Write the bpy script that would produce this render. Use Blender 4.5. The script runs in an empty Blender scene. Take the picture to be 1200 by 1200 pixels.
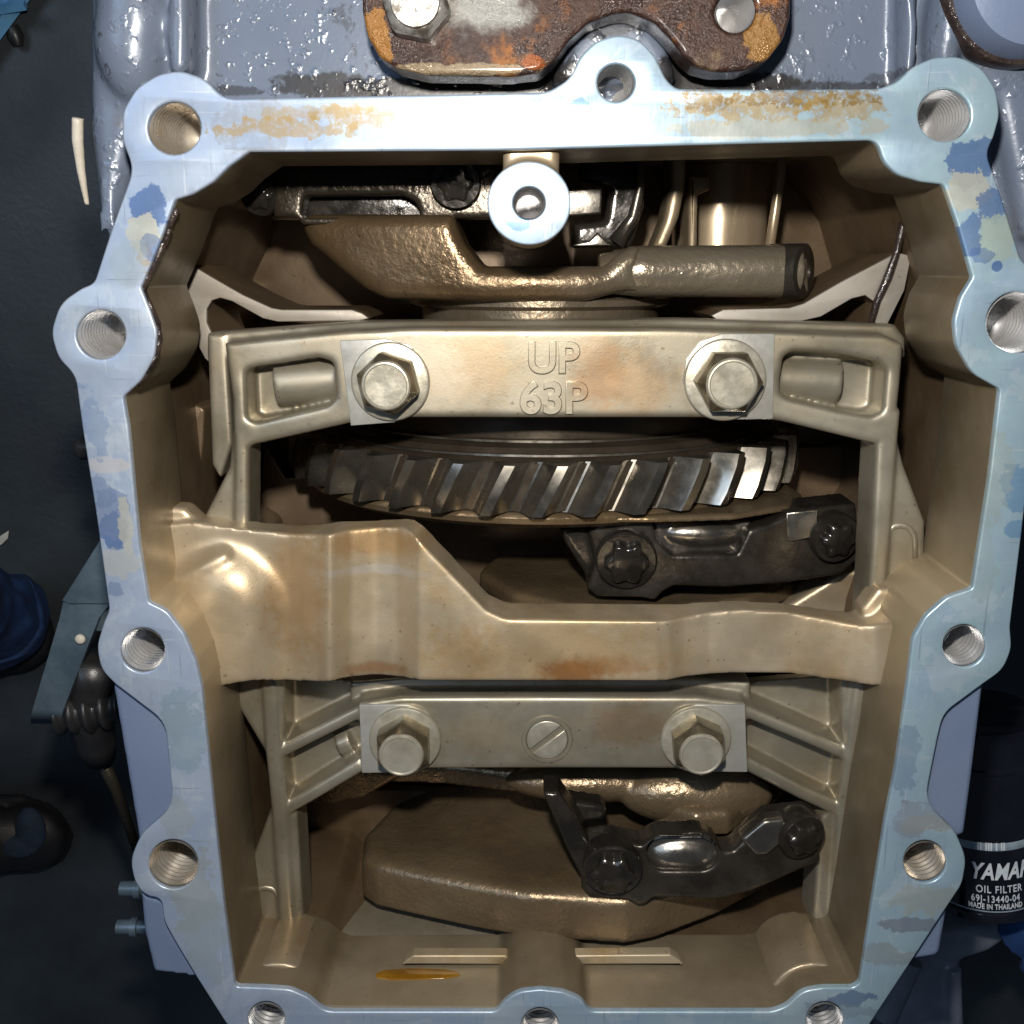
import bpy, math, random
from mathutils import Vector, Matrix, Euler, geometry, noise
random.seed(7)
PI = math.pi
SC = bpy.context.scene
COL = SC.collection

# ------------------------------------------------------------------ camera
U = 0.00062            # metres per modelling unit
D = 420.0              # camera height over the mating face (units)
F = 1200.0             # focal length in photo pixels (photo is 1200 wide)
RX, RY = -math.atan(285.0/F), math.atan(16.0/F)
ROT = Euler((RX, RY, 0.0), 'XYZ').to_matrix()
cd = bpy.data.cameras.new("camera"); cam = bpy.data.objects.new("camera", cd); COL.objects.link(cam)
cd.sensor_width = 36; cd.lens = 36*F/1200.0; cd.clip_start = 0.01; cd.clip_end = 50
cam.location = (0, 0, D*U); cam.rotation_euler = Euler((RX, RY, 0.0), 'XYZ')
SC.camera = cam

def ray(px, py):
    return ROT @ Vector(((px-600)/F, (600-py)/F, -1.0))
def P(px, py, z=0.0):                       # photo pixel -> point on the plane Z = z (units)
    d = ray(px, py); t = (D-z)/(-d.z)
    return Vector((d.x*t, d.y*t, z))
def PY(px, py, Y):                          # photo pixel -> point on the plane Y = Y (units)
    d = ray(px, py); t = Y/d.y
    return Vector((d.x*t, Y, D+d.z*t))
def R(px, py, z, r):                        # pixel radius -> units
    return (P(px+r, py, z)-P(px-r, py, z)).length/2

# ------------------------------------------------------------------ light
w = bpy.data.worlds.new("World"); SC.world = w; w.use_nodes = True
bg = w.node_tree.nodes['Background']; bg.inputs[0].default_value = (0.46, 0.60, 0.82, 1); bg.inputs[1].default_value = 0.06
def lamp(name, kind, loc, energy, color, **kw):
    l = bpy.data.lights.new(name, kind); l.energy = energy; l.color = color
    for k, v in kw.items(): setattr(l, k, v)
    o = bpy.data.objects.new(name, l); COL.objects.link(o); o.location = loc
    return o
fl = P(572, 45, 0)
flash = lamp("work_lamp", 'POINT', (fl.x*U, fl.y*U, (385)*U), 5.0, (1.0, 0.94, 0.85), shadow_soft_size=0.007)
sky = lamp("shop_light", 'AREA', (-0.9, 0.7, 1.5), 8.0, (0.55, 0.74, 1.0), size=0.9)
sky.rotation_euler = (Vector((0, 0, 0))-Vector((-0.9, 0.7, 1.5))).to_track_quat('-Z', 'Y').to_euler()
SC.view_settings.view_transform = 'Standard'; SC.view_settings.look = 'None'
SC.view_settings.exposure = 0.0; SC.view_settings.gamma = 1.0
SC.cycles.max_bounces = 6; SC.cycles.diffuse_bounces = 2; SC.cycles.use_denoising = True

# ------------------------------------------------------------------ materials
class NT:
    def __init__(s, name):
        s.m = bpy.data.materials.new(name); s.m.use_nodes = True
        s.t = s.m.node_tree; s.b = s.t.nodes['Principled BSDF']
        s.pos = s.n('ShaderNodeNewGeometry').outputs['Position']
    def n(s, typ, **kw):
        x = s.t.nodes.new(typ)
        for k, v in kw.items(): setattr(x, k, v)
        return x
    def lk(s, a, b): s.t.links.new(a, b)
    def math(s, op, a, b=0.0, c=None, clamp=False):
        x = s.n('ShaderNodeMath', operation=op, use_clamp=clamp)
        for i, v in enumerate([a, b] + ([c] if c is not None else [])):
            if hasattr(v, 'links'): s.lk(v, x.inputs[i])
            else: x.inputs[i].default_value = v
        return x.outputs[0]
    def vec(s, op, a, b):
        x = s.n('ShaderNodeVectorMath', operation=op)
        for i, v in enumerate([a, b]):
            if hasattr(v, 'links'): s.lk(v, x.inputs[i])
            else: x.inputs[i].default_value = v
        return x.outputs[0]
    def noise(s, scale, detail=4, rough=0.55, stretch=(1, 1, 1), off=(0, 0, 0), dist=0.0):
        v = s.vec('MULTIPLY', s.pos, stretch) if stretch != (1, 1, 1) else s.pos
        if off != (0, 0, 0): v = s.vec('ADD', v, off)
        x = s.n('ShaderNodeTexNoise'); s.lk(v, x.inputs['Vector'])
        x.inputs['Scale'].default_value = scale; x.inputs['Detail'].default_value = detail
        x.inputs['Roughness'].default_value = rough; x.inputs['Distortion'].default_value = dist
        return x.outputs['Fac']
    def step(s, v, lo, hi, a=0.0, b=1.0):
        x = s.n('ShaderNodeMapRange', interpolation_type='SMOOTHSTEP'); s.lk(v, x.inputs[0])
        x.inputs[1].default_value = lo; x.inputs[2].default_value = hi
        x.inputs[3].default_value = a; x.inputs[4].default_value = b
        return x.outputs[0]
    def mix(s, f, a, b):
        x = s.n('ShaderNodeMix', data_type='RGBA')
        if hasattr(f, 'links'): s.lk(f, x.inputs[0])
        else: x.inputs[0].default_value = f
        for i, v in ((6, a), (7, b)):
            if hasattr(v, 'links'): s.lk(v, x.inputs[i])
            else: x.inputs[i].default_value = (*v, 1)
        return x.outputs[2]
    def bump(s, h, strength, dist=0.0004, prev=None):
        x = s.n('ShaderNodeBump'); s.lk(h, x.inputs['Height'])
        x.inputs['Strength'].default_value = strength; x.inputs['Distance'].default_value = dist
        if prev is not None: s.lk(prev, x.inputs['Normal'])
        return x.outputs[0]
    def spot(s, px, py, rx, ry, z=0.0, ang=0.0, ragged=0.55, scale=160.0, soft=0.10):
        c = P(px, py, z)*U; k = (D-z)/F*U
        d = s.vec('SUBTRACT', s.pos, tuple(c))
        if ang:
            r = s.n('ShaderNodeVectorRotate', rotation_type='Z_AXIS'); s.lk(d, r.inputs['Vector']); r.inputs['Angle'].default_value = ang
            d = r.outputs[0]
        d = s.vec('MULTIPLY', d, (1/(rx*k), 1/(ry*k), 0.0))
        l = s.n('ShaderNodeVectorMath', operation='LENGTH'); s.lk(d, l.inputs[0])
        nz = s.math('MULTIPLY_ADD', s.noise(scale, 6, 0.68), ragged*2, -ragged)
        q = s.math('ADD', l.outputs['Value'], nz)
        return s.step(q, 1.0-soft, 1.0+soft, 1.0, 0.0)
    def set(s, **kw):
        for k, v in kw.items():
            i = s.b.inputs[k.replace('_', ' ')]
            if hasattr(v, 'links'): s.lk(v, i)
            else: i.default_value = (*v, 1) if isinstance(v, tuple) else v
        return s.m

def cast_metal(name, base, dark, stain, metallic=0.45, rough=0.40, bump=0.35, grain=1500, off=(0, 0, 0), extra=None, coat=0.0):
    t = NT(name)
    c = t.mix(t.step(t.noise(28, 5, 0.6, off=off), 0.38, 0.68), base, dark)
    c = t.mix(t.math('MULTIPLY', t.step(t.noise(45, 6, 0.65, off=(3.1+off[0], 0, 1)), 0.50, 0.72), 0.65), c, stain)
    c = t.mix(t.math('MULTIPLY', t.step(t.noise(420, 3, 0.6), 0.55, 0.75), 0.25), c, dark)
    c = t.mix(t.math('MULTIPLY', t.step(t.noise(620, 2, .5, off=(off[1], 3, off[0])), .69, .74), .55), c, tuple(v*.35 for v in stain))
    if extra: c = extra(t, c)
    rg = t.step(t.noise(60, 5, 0.6, off=(1, 2, 3)), 0.3, 0.7, rough-0.09, rough+0.10)
    b1 = t.bump(t.noise(grain, 3, 0.6), bump, 0.00025)
    b2 = t.bump(t.noise(160, 3, 0.5), bump*0.5, 0.0006, b1)
    return t.set(Base_Color=c, Metallic=metallic, Roughness=rg, Normal=b2, Coat_Weight=coat, Coat_Roughness=0.15)

def strap_stains(t, c):
    for (x, y, rx, ry, col, a) in ((345, 700, 34, 85, (0.36, 0.20, 0.07), .55), (440, 640, 60, 18, (0.40, 0.22, 0.07), .6), (440, 672, 60, 6, (0.50, 0.46, 0.40), .7),
                                (640, 760, 120, 45, (0.40, 0.25, 0.09), .45), (670, 785, 38, 14, (0.28, 0.10, 0.02), .75), (440, 790, 40, 8, (0.30, 0.13, 0.04), .6),
                                (715, 778, 60, 12, (0.34, 0.16, 0.05), .5), (540, 770, 40, 40, (0.36, 0.22, 0.09), .4)):
        c = t.mix(t.math('MULTIPLY', t.spot(x, y, rx, ry, -32, ragged=.9, scale=220, soft=.5), a), c, col)
    return c
def beam_stains(t, c):
    for (x, y, rx, ry, col, a) in ((540, 430, 60, 40, (0.36, 0.24, 0.12), .45), (740, 450, 50, 34, (0.34, 0.20, 0.08), .5), (700, 440, 30, 40, (0.36, 0.20, 0.10), .4),
                                (735, 850, 50, 26, (0.30, 0.18, 0.08), .5), (565, 860, 40, 26, (0.36, 0.26, 0.14), .4), (490, 440, 50, 40, (0.5, .46, .38), .4)):
        c = t.mix(t.math('MULTIPLY', t.spot(x, y, rx, ry, -50, ragged=.9, scale=240, soft=.5), a), c, col)
    return c

M = {}
M['cast'] = cast_metal('oil_varnished_cast_aluminium', (0.413, 0.339, 0.238), (0.310, 0.239, 0.150), (0.332, 0.222, 0.112), rough=0.42, bump=0.16, metallic=0.6)
M['strap'] = cast_metal('varnished_strap_aluminium', (0.520, 0.437, 0.316), (0.439, 0.348, 0.227), (0.451, 0.313, 0.164), rough=0.46, bump=0.16, metallic=0.62, extra=strap_stains, off=(5, 1, 0))
M['ladder'] = cast_metal('bearing_ladder_aluminium', (0.357, 0.326, 0.259), (0.282, 0.246, 0.177), (0.282, 0.217, 0.134), rough=0.42, bump=0.09, extra=beam_stains, off=(9, 4, 0), metallic=0.68)
M['deep'] = cast_metal('shaded_oiled_chamber_aluminium', (0.143, 0.100, 0.061), (0.093, 0.061, 0.032), (0.107, 0.064, 0.029), rough=0.45, bump=0.2, metallic=0.4, off=(2, 7, 0))  # oil-brown casting, with the shade of the deep chamber darkened into its colour
M['floorwall'] = cast_metal('greyish_oiled_aluminium', (0.405, 0.338, 0.232), (0.315, 0.247, 0.150), (0.300, 0.195, 0.083), rough=0.42, bump=0.15, off=(6, 2, 0),
    extra=lambda t, c: t.mix(t.math('MULTIPLY', t.spot(487, 1141, 52, 7, -30, ragged=.35, scale=300, soft=.15), .9), t.mix(t.math('MULTIPLY', t.spot(458, 1165, 10, 26, -30, ragged=.5, scale=300, soft=.4), .4), c, (.22, .14, .04)), (0.20, 0.10, 0.01)))
M['crank'] = cast_metal('rough_crankshaft_iron', (0.198, 0.146, 0.088), (0.134, 0.094, 0.055), (0.232, 0.159, 0.075), metallic=0.55, rough=0.30, bump=1.0, grain=620, off=(4, 4, 4))
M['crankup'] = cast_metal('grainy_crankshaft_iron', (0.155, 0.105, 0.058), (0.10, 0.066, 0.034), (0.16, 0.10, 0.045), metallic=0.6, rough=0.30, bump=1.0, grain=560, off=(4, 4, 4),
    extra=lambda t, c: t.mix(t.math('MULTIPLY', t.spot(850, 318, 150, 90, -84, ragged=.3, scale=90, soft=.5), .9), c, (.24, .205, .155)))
M['crankpale'] = cast_metal('oily_grey_crankshaft_iron', (0.216, 0.176, 0.128), (0.152, 0.116, 0.076), (0.176, 0.124, 0.068), metallic=0.65, rough=0.28, bump=0.9, grain=520, off=(4, 1, 4))
M['wall'] = cast_metal('shaded_oiled_wall_aluminium', (0.198, 0.157, 0.103), (0.146, 0.113, 0.070), (0.158, 0.105, 0.048), rough=0.45, bump=0.14, metallic=.3, off=(2, 2, 7),  # oil-brown wall, base colour lowered to paint in the unlit inner sides
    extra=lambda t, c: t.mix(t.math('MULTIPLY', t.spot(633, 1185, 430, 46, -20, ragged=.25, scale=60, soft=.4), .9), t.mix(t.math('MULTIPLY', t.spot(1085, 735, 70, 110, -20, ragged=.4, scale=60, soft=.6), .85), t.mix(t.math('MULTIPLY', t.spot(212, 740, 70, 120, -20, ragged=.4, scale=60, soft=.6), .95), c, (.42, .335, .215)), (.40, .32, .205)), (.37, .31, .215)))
M['web'] = cast_metal('machined_bulkhead_edge', (0.308, 0.283, 0.248), (0.258, 0.228, 0.193), (0.238, 0.203, 0.159), metallic=0.3, rough=0.45, bump=0.06)

def flange_mat():
    t = NT('machined_flange_aluminium')
    sx = t.n('ShaderNodeSeparateXYZ'); t.lk(t.pos, sx.inputs[0])
    side = t.step(sx.outputs[0], -0.08, 0.09)
    base = t.mix(side, (0.32, 0.38, 0.48), (0.285, 0.40, 0.465))
    base = t.mix(t.math('MULTIPLY', t.step(t.noise(70, 6, 0.62, off=(3, 3, 0)), 0.42, 0.64), 0.35), base, (0.23, 0.31, 0.46))
    base = t.mix(t.math('MULTIPLY', t.step(t.noise(55, 6, 0.65, off=(8, 1, 0), dist=.4), 0.54, 0.57), 0.35), base, (0.43, 0.49, 0.54))
    base = t.mix(t.math('MULTIPLY', t.step(t.noise(260, 5, 0.7, stretch=(1, .35, 1)), 0.56, 0.70), 0.35), base, (0.20, 0.25, 0.34))
    for st, of, lo in (((1, .03, 1), 0, .64), ((.04, 1, 1), 4, .66)):
        base = t.mix(t.math('MULTIPLY', t.step(t.noise(1100, 3, .6, stretch=st, off=(of, of, 0)), lo, lo+.06), .45), base, (.50, .54, .58))
        base = t.mix(t.math('MULTIPLY', t.step(t.noise(900, 3, .6, stretch=st, off=(of+2, of, 0)), lo+.01, lo+.06), .45), base, (.13, .15, .19))
    blue, cream, amber, brown, grey, teal = (0.085, 0.19, 0.46), (0.66, 0.67, 0.58), (0.50, 0.33, 0.085), (0.24, 0.14, 0.03), (0.40, 0.43, 0.48), (0.40, .58, .62)
    S = [(300, 150, 40, 30, grey, .6, .5), (335, 150, 70, 10, amber, .7, .8), (365, 132, 60, 8, amber, .55, .8), (420, 135, 50, 12, amber, .6, .8), (500, 130, 40, 10, grey, .5, .7),
         (870, 125, 75, 14, amber, .75, .9), (930, 115, 70, 9, brown, .7, .9), (985, 125, 45, 14, amber, .7, .9), (900, 150, 110, 10, (0.55, .50, .36), .6, .7), (1000, 112, 30, 8, brown, .6, .9), (830, 118, 24, 12, brown, .5, .9),
         (174, 245, 22, 22, blue, .85, .5), (166, 272, 20, 18, cream, .95, .6), (170, 300, 8, 14, amber, .6, .7), (178, 290, 10, 14, blue, .6, .7), (150, 310, 20, 30, (0.45, .55, .60), .5, .6),
         (135, 625, 16, 28, blue, .85, .7), (130, 600, 22, 30, (0.24, .33, .55), .7, .7), (118, 575, 16, 20, (0.22, .31, .52), .6, .7), (148, 625, 8, 36, cream, .8, .8), (140, 660, 26, 20, (0.60, .64, .66), .9, .5), (135, 690, 10, 9, (0.25, .34, .55), .7, .7), (125, 545, 26, 10, (.75, .70, .68), .6, .5), (110, 500, 18, 34, (0.20, .32, .58), .45, .9),
         (1140, 190, 26, 26, blue, .85, .5), (1135, 222, 26, 24, cream, .9, .6), (1165, 240, 18, 22, blue, .8, .6), (1168, 275, 26, 26, (0.50, .62, .56), .9, .6), (1137, 275, 14, 26, blue, .8, .6), (1150, 300, 12, 8, blue, .6, .7), (1168, 312, 6, 6, blue, .9, .3),
         (1195, 575, 20, 26, (0.15, .35, .62), .7, .8), (1190, 620, 16, 12, (0.15, .35, .62), .7, .8), (1165, 560, 20, 60, (0.48, .58, .56), .6, .7), (1150, 650, 20, 50, (.44, .56, .60), .6, .7),
         (1060, 890, 20, 40, (.22, .30, .46), .5, .9), (1090, 965, 34, 14, (.52, .56, .52), .8, .7), (1085, 1055, 50, 20, (.52, .56, .52), .7, .8), (1065, 1085, 40, 10, (.24, .25, .32), .7, .9), (1040, 1120, 30, 18, (.36, .40, .40), .6, .8), (1000, 1170, 30, 14, (.10, .16, .36), .7, .8), (985, 1185, 60, 12, (.30, .40, .50), .6, .8),
         (1080, 960, 40, 22, (.33, .34, .40), .5, .9), (680, 130, 12, 10, (.16, .36, .62), .7, .8), (765, 95, 14, 12, (.30, .45, .60), .5, .8), (700, 62, 30, 8, teal, .5, .8),
         (610, 262, 16, 7, (.16, .34, .62), .8, .9), (652, 212, 10, 6, (.30, .45, .60), .6, .9),
         (215, 860, 26, 60, (.34, .47, .56), .6, .8), (225, 1040, 30, 60, (.46, .52, .52), .7, .7), (205, 960, 20, 26, (.48, .54, .56), .6, .7), (240, 1100, 30, 60, (.46, .55, .60), .6, .8)]
    c = base
    fine = t.step(t.noise(520, 5, .7), .36, .52, .35, 1.0)
    for (x, y, rx, ry, col, a, rag) in S:
        c = t.mix(t.math('MULTIPLY', t.spot(x, y, rx, ry, 0, ragged=rag*2.3, scale=(300 if col in (amber, brown) else 125), soft=.05), t.math('MULTIPLY', fine, a*.95) if col in (amber, brown, grey) else a*.92), c, tuple(v*.62 for v in col))
    rg = t.step(t.noise(90, 5, 0.65, off=(1, 5, 0)), 0.3, 0.7, 0.30, 0.48)
    b = t.bump(t.noise(900, 3, 0.6, stretch=(1, .2, 1)), 0.08, 0.0003)
    return t.set(Base_Color=c, Metallic=0.35, Roughness=rg, Normal=b)
M['flange'] = flange_mat()

def paint_mat(name, c1, c2, dirt=True, rough=.3):
    t = NT(name)
    c = t.mix(t.step(t.noise(22, 4), .35, .7), c1, c2)
    if dirt:
        c = t.mix(t.math('MULTIPLY', t.step(t.noise(60, 6, .72, off=(9, 2, 2), stretch=(1, .6, 1)), .60, .64), .55), c, (.03, .028, .028))
        c = t.mix(t.math('MULTIPLY', t.step(t.noise(130, 6, .7, off=(2, 2, 2)), .64, .69), .8), c, (.035, .03, .03))
        c = t.mix(t.math('MULTIPLY', t.step(t.noise(48, 6, .7, off=(5, 2, 2)), .58, .70), .5), c, (.13, .11, .10))
        for (x, y, rx, ry, a) in ((380, 98, 60, 14, .9), (480, 102, 80, 12, .97), (560, 99, 110, 11, .97), (640, 85, 30, 14, .8), (800, 88, 30, 20, .95), (870, 95, 70, 10, .9), (700, 35, 60, 14, .7), (640, 60, 30, 30, .5), (960, 100, 80, 6, .7), (1060, 92, 40, 8, .5), (270, 105, 30, 6, .7)):
            c = t.mix(t.math('MULTIPLY', t.spot(x, y, rx, ry, -36, ragged=1.0, scale=330, soft=.2), a), c, (.022, .02, .02))
    b1 = t.bump(t.step(t.noise(300, 2, .5, off=(7, 7, 7)), .54, .78), .45 if dirt else .04, .0006)
    b = t.bump(t.noise(900, 2), .10, .0003, b1)
    return t.set(Base_Color=c, Metallic=0.1, Roughness=rough, Normal=b)
M['paint'] = paint_mat('blue_grey_engine_paint', (0.129, 0.156, 0.211), (0.105, 0.133, 0.187))
M['paintside'] = paint_mat('clean_blue_grey_paint', (.150, .19, .285), (.125, .165, .26), dirt=False, rough=.4)

def rust_mat():
    t = NT('rusted_iron')
    n1 = t.noise(70, 7, .68, off=(4, 4, 0)); n2 = t.noise(120, 6, .65, off=(1, 8, 0))
    c = t.mix(t.step(n1, .52, .66), (0.050, 0.024, 0.016), (0.24, 0.085, 0.014))
    c = t.mix(t.step(n2, .44, .56), c, (0.040, 0.022, 0.018))
    c = t.mix(t.math('MULTIPLY', t.step(t.noise(36, 6, .6, off=(8, 8, 0)), .58, .68), .5), c, (0.26, 0.18, 0.09))
    c = t.mix(t.math('MULTIPLY', t.spot(570, 8, 44, 24, -6, ragged=1.0, scale=150, soft=.4), .9), c, (0.30, 0.30, 0.28))
    c = t.mix(t.math('MULTIPLY', t.spot(440, 50, 14, 30, -6, ragged=1.3, scale=160), .8), c, (0.30, 0.135, 0.025))
    c = t.mix(t.math('MULTIPLY', t.spot(530, 82, 90, 6, -6, ragged=1.5, scale=200), .7), c, (0.30, 0.23, 0.14))
    c = t.mix(t.math('MULTIPLY', t.spot(625, 74, 12, 8, -6, ragged=1.0, scale=160), .9), c, (0.26, 0.065, 0.008))
    c = t.mix(t.math('MULTIPLY', t.spot(895, 50, 20, 30, -6, ragged=1.4, scale=160), .8), c, (0.26, 0.13, 0.03))
    b1 = t.bump(t.noise(420, 5, .7), 1.0, .0009); b2 = t.bump(n1, .7, .0015, b1)
    return t.set(Base_Color=c, Metallic=0.2, Roughness=t.step(n2, .38, .62, .38, .11), Normal=b2, Coat_Weight=.35, Coat_Roughness=.12)
M['rust'] = rust_mat()

def simple(name, c1, c2, metallic=0.0, rough=.4, scale=80, bump=.1, bscale=900, coat=0.0, stretch=(1, 1, 1), lo=.35, hi=.7):
    t = NT(name)
    c = t.mix(t.step(t.noise(scale, 5, .6, stretch=stretch), lo, hi), c1, c2)
    rg = t.step(t.noise(scale*1.7, 4, .6, off=(2, 1, 0), stretch=stretch), .3, .7, max(.04, rough-.08), rough+.08)
    b = t.bump(t.noise(bscale, 3, .6, stretch=stretch), bump, .0004)
    return t.set(Base_Color=c, Metallic=metallic, Roughness=rg, Normal=b, Coat_Weight=coat, Coat_Roughness=.08)
M['pad'] = simple('freshly_milled_aluminium', (0.404, 0.398, 0.367), (0.343, 0.331, 0.294), .45, .38, 120, .05)
M['bolt'] = simple('zinc_plated_steel', (.50, .47, .39), (.40, .365, .28), .6, .36, 170, .10, 700, lo=.3, hi=.75)
M['boltside'] = simple('shaded_zinc_steel', (.36, .31, .22), (.22, .18, .115), .85, .30, 130, .12, 700)  # darker zinc for hex heads; the dark reflection is put into the colour
M['boltdirty'] = simple('worn_steel', (0.341, 0.330, 0.308), (0.110, 0.094, 0.077), .6, .35, 260, .5, 420, lo=.45, hi=.62)
M['thread'] = simple('cut_thread_aluminium', (.66, .66, .67), (.60, .59, .58), .75, .30, 60, .0)
M['threadworn'] = simple('oiled_thread_aluminium', (.60, .57, .52), (.50, .42, .32), .75, .28, 60, .0)
M['black'] = simple('black_oiled_steel', (.018, .016, .014), (.035, .030, .025), .35, .20, 120, .30, 420)
M['rod'] = simple('dark_forged_rod_steel', (.060, .052, .043), (.032, .027, .021), .6, .30, 110, .35, 520)
M['rodshine'] = simple('oily_ground_rod_steel', (.27, .25, .22), (.19, .17, .145), .9, .27, 90, .12, 900)
M['rodoily'] = cast_metal('oily_forged_rod_steel', (0.059, 0.049, 0.036), (0.035, 0.028, 0.021), (0.049, 0.035, 0.021), metallic=0.6, rough=0.27, bump=0.8, grain=560, off=(1, 4, 2))
M['gear'] = simple('ground_gear_steel', (.37, .345, .30), (.28, .25, .205), .95, .27, 60, .02, 600)
M['geardisc'] = simple('dark_gear_face_steel', (0.078, 0.062, 0.044), (0.051, 0.038, 0.026), .6, .35, 70, .12, 700)
M['filter'] = simple('gloss_black_filter_paint', (.006, .007, .012), (.010, .011, .018), 0, .12, 60, .02, 300, coat=.6)
M['print'] = simple('white_filter_print', (.78, .82, .86), (.62, .70, .78), 0, .4, 300, .02)
M['printband'] = simple('grey_blue_filter_print', (.34, .42, .48), (.22, .30, .36), 0, .4, 300, .02)
M['floor'] = simple('dark_shop_floor', (0.042, 0.050, 0.055), (0.024, 0.028, 0.033), 0, .5, 14, .6, 260, lo=.3, hi=.75)
M['denim'] = simple('blue_denim', (.012, .045, .15), (.007, .026, .09), 0, .85, 120, .5, 1600)
M['shoe'] = simple('black_shoe_leather', (.008, .008, .010), (.014, .014, .016), 0, .55, 60, .2)
M['sock'] = simple('grey_blue_sock', (.022, .042, .075), (.014, .028, .05), 0, .9, 150, .5, 1400)
M['bracket'] = simple('dull_zinc_bracket', (.12, .165, .20), (.075, .11, .14), .35, .42, 70, .25, 500)
M['rubber'] = simple('black_rubber', (.012, .012, .013), (.022, .021, .021), 0, .38, 90, .2)
M['white'] = simple('off_white_plastic', (.62, .58, .50), (.52, .47, .38), 0, .5, 90, .1)
M['oil'] = simple('amber_engine_oil', (.26, .125, .012), (.16, .07, .006), 0, .1, 60, .02, 300)
M['sumpfloor'] = cast_metal('grey_green_sump_aluminium', (0.25, 0.22, 0.165), (0.18, 0.155, 0.105), (0.17, 0.125, 0.065), rough=0.42, bump=0.15, off=(6, 5, 0), metallic=.3)
M['bluepaint'] = simple('light_blue_steel', (.14, .36, .60), (.10, .26, .46), .1, .4, 50, .1)
M['cloth'] = simple('blue_shop_cloth', (.012, .06, .20), (.008, .04, .13), 0, .9, 60, .6, 500)
M['mount'] = simple('grey_cast_mount', (0.188, 0.210, 0.255), (0.128, 0.150, 0.188), .2, .45, 60, .35, 420)
M['seal'] = simple('black_sealant', (.022, .016, .015), (.05, .035, .03), 0, .18, 200, .8, 900)
M['linerwall'] = simple('honed_liner_aluminium', (0.468, 0.377, 0.260), (0.338, 0.260, 0.169), .5, .28, 60, .05, 500, stretch=(1, .15, 1))

# ------------------------------------------------------------------ geometry generators (units; each returns verts, faces)
def fillet(pts, r0, n=4):
    out = []; m = len(pts)
    for i in range(m):
        a, b, c = Vector(pts[i-1][:2]), Vector(pts[i][:2]), Vector(pts[(i+1) % m][:2])
        u, v = a-b, c-b; lu, lv = u.length, v.length; r = pts[i][2] if len(pts[i]) > 2 else r0
        if lu < 1e-6 or lv < 1e-6: out.append(tuple(b)); continue
        ang = u.angle(v)
        if ang > PI*0.985 or r <= 0: out.append(tuple(b)); continue
        t = min(r/math.tan(ang/2) if ang > 1e-3 else 1e9, .46*lu, .46*lv)
        p, q = b+u/lu*t, b+v/lv*t
        for k in range(n+1):
            s = k/n
            out.append(tuple(p*(1-s)**2 + b*2*s*(1-s) + q*s*s))
    return out
def area(l):
    return .5*sum(l[i-1][0]*l[i][1]-l[i][0]*l[i-1][1] for i in range(len(l)))
def clean(l):
    o = []
    for p in l:
        if not o or (Vector(p)-Vector(o[-1])).length > .05: o.append(p)
    if len(o) > 2 and (Vector(o[0])-Vector(o[-1])).length < .05: o.pop()
    return o
def offs(l, d):                              # towards the left of travel
    m = len(l); out = []
    for i in range(m):
        a, b, c = Vector(l[i-1]), Vector(l[i]), Vector(l[(i+1) % m])
        u, v = (b-a), (c-b)
        if u.length < 1e-9 or v.length < 1e-9: out.append(l[i]); continue
        u.normalize(); v.normalize()
        n1, n2 = Vector((-u.y, u.x)), Vector((-v.y, v.x))
        n = n1+n2
        if n.length < .2: n = n1
        n.normalize(); k = max(.45, n.dot(n1))
        out.append(tuple(b+n*(d/k)))
    return out
def circ(x, y, r, n=28, ph=0):
    return [(x+r*math.cos(2*PI*i/n+ph), y+r*math.sin(2*PI*i/n+ph)) for i in range(n)]
def g_plate(outline, z, thick, holes=(), bev=1.0, fil=0, world=False, nseg=3, draft=0.0):
    """outline and holes in photo pixels on the plane z; solid from z down to z-thick, rounded upper rim"""
    loops = []
    for k, l in enumerate([outline]+list(holes)):
        if fil and k == 0: l = fillet(l, fil)
        if not world: l = [tuple(P(p[0], p[1], z).xy) for p in l]
        l = clean([tuple(p[:2]) for p in l])
        if (area(l) > 0) != (k == 0): l = l[::-1]
        loops.append(l)
    V, Fc, tops, bots = [], [], [], []
    for l in loops:
        n = len(l); rings = []
        if bev > 0:
            for s in range(nseg+1):
                a = PI/2*(1-s/nseg)
                rings.append((offs(l, bev*(1-math.cos(a))), z-bev*(1-math.sin(a))))
        else: rings.append((l, z))
        rings.append((offs(l, -draft) if draft else l, z-thick))
        base = len(V)
        for rl, rz in rings: V += [(p[0], p[1], rz) for p in rl]
        for s in range(len(rings)-1):
            for i in range(n):
                j = (i+1) % n; a, b = base+s*n, base+(s+1)*n
                Fc.append((a+i, b+i, b+j, a+j))
        tops.append((base, rings[0][0])); bots.append((base+(len(rings)-1)*n, rings[-1][0]))
    for caps, flip in ((tops, False), (bots, True)):
        idx = [b+i for b, l in caps for i in range(len(l))]
        for tri in geometry.tessellate_polygon([[Vector((p[0], p[1], 0)) for p in l] for b, l in caps]):
            f = [idx[i] for i in tri]
            a, b, c = (Vector(V[i]) for i in f)
            if (((b-a).cross(c-a)).z < 0) != flip: f.reverse()
            Fc.append(tuple(f))
    return V, Fc
def frame_of(axis):
    a = Vector(axis).normalized(); h = Vector((0, 0, 1)) if abs(a.z) < .9 else Vector((0, 1, 0))
    x = h.cross(a).normalized(); return x, a.cross(x), a
def g_lathe(prof, origin, axis=(0, 0, 1), n=40, a0=0.0, a1=2*PI, lobes=None):
    x, y, a = frame_of(axis); o = Vector(origin); V, Fc = [], []
    full = abs(a1-a0-2*PI) < 1e-6; m = n if full else n+1
    for (r, h) in prof:
        for i in range(m):
            t = a0+(a1-a0)*i/n
            V.append(tuple(o+a*h+(x*math.cos(t)+y*math.sin(t))*r))
    for s in range(len(prof)-1):
        for i in range(n):
            j = (i+1) % m
            Fc.append((s*m+i, s*m+j, (s+1)*m+j, (s+1)*m+i))
    return V, Fc
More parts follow.
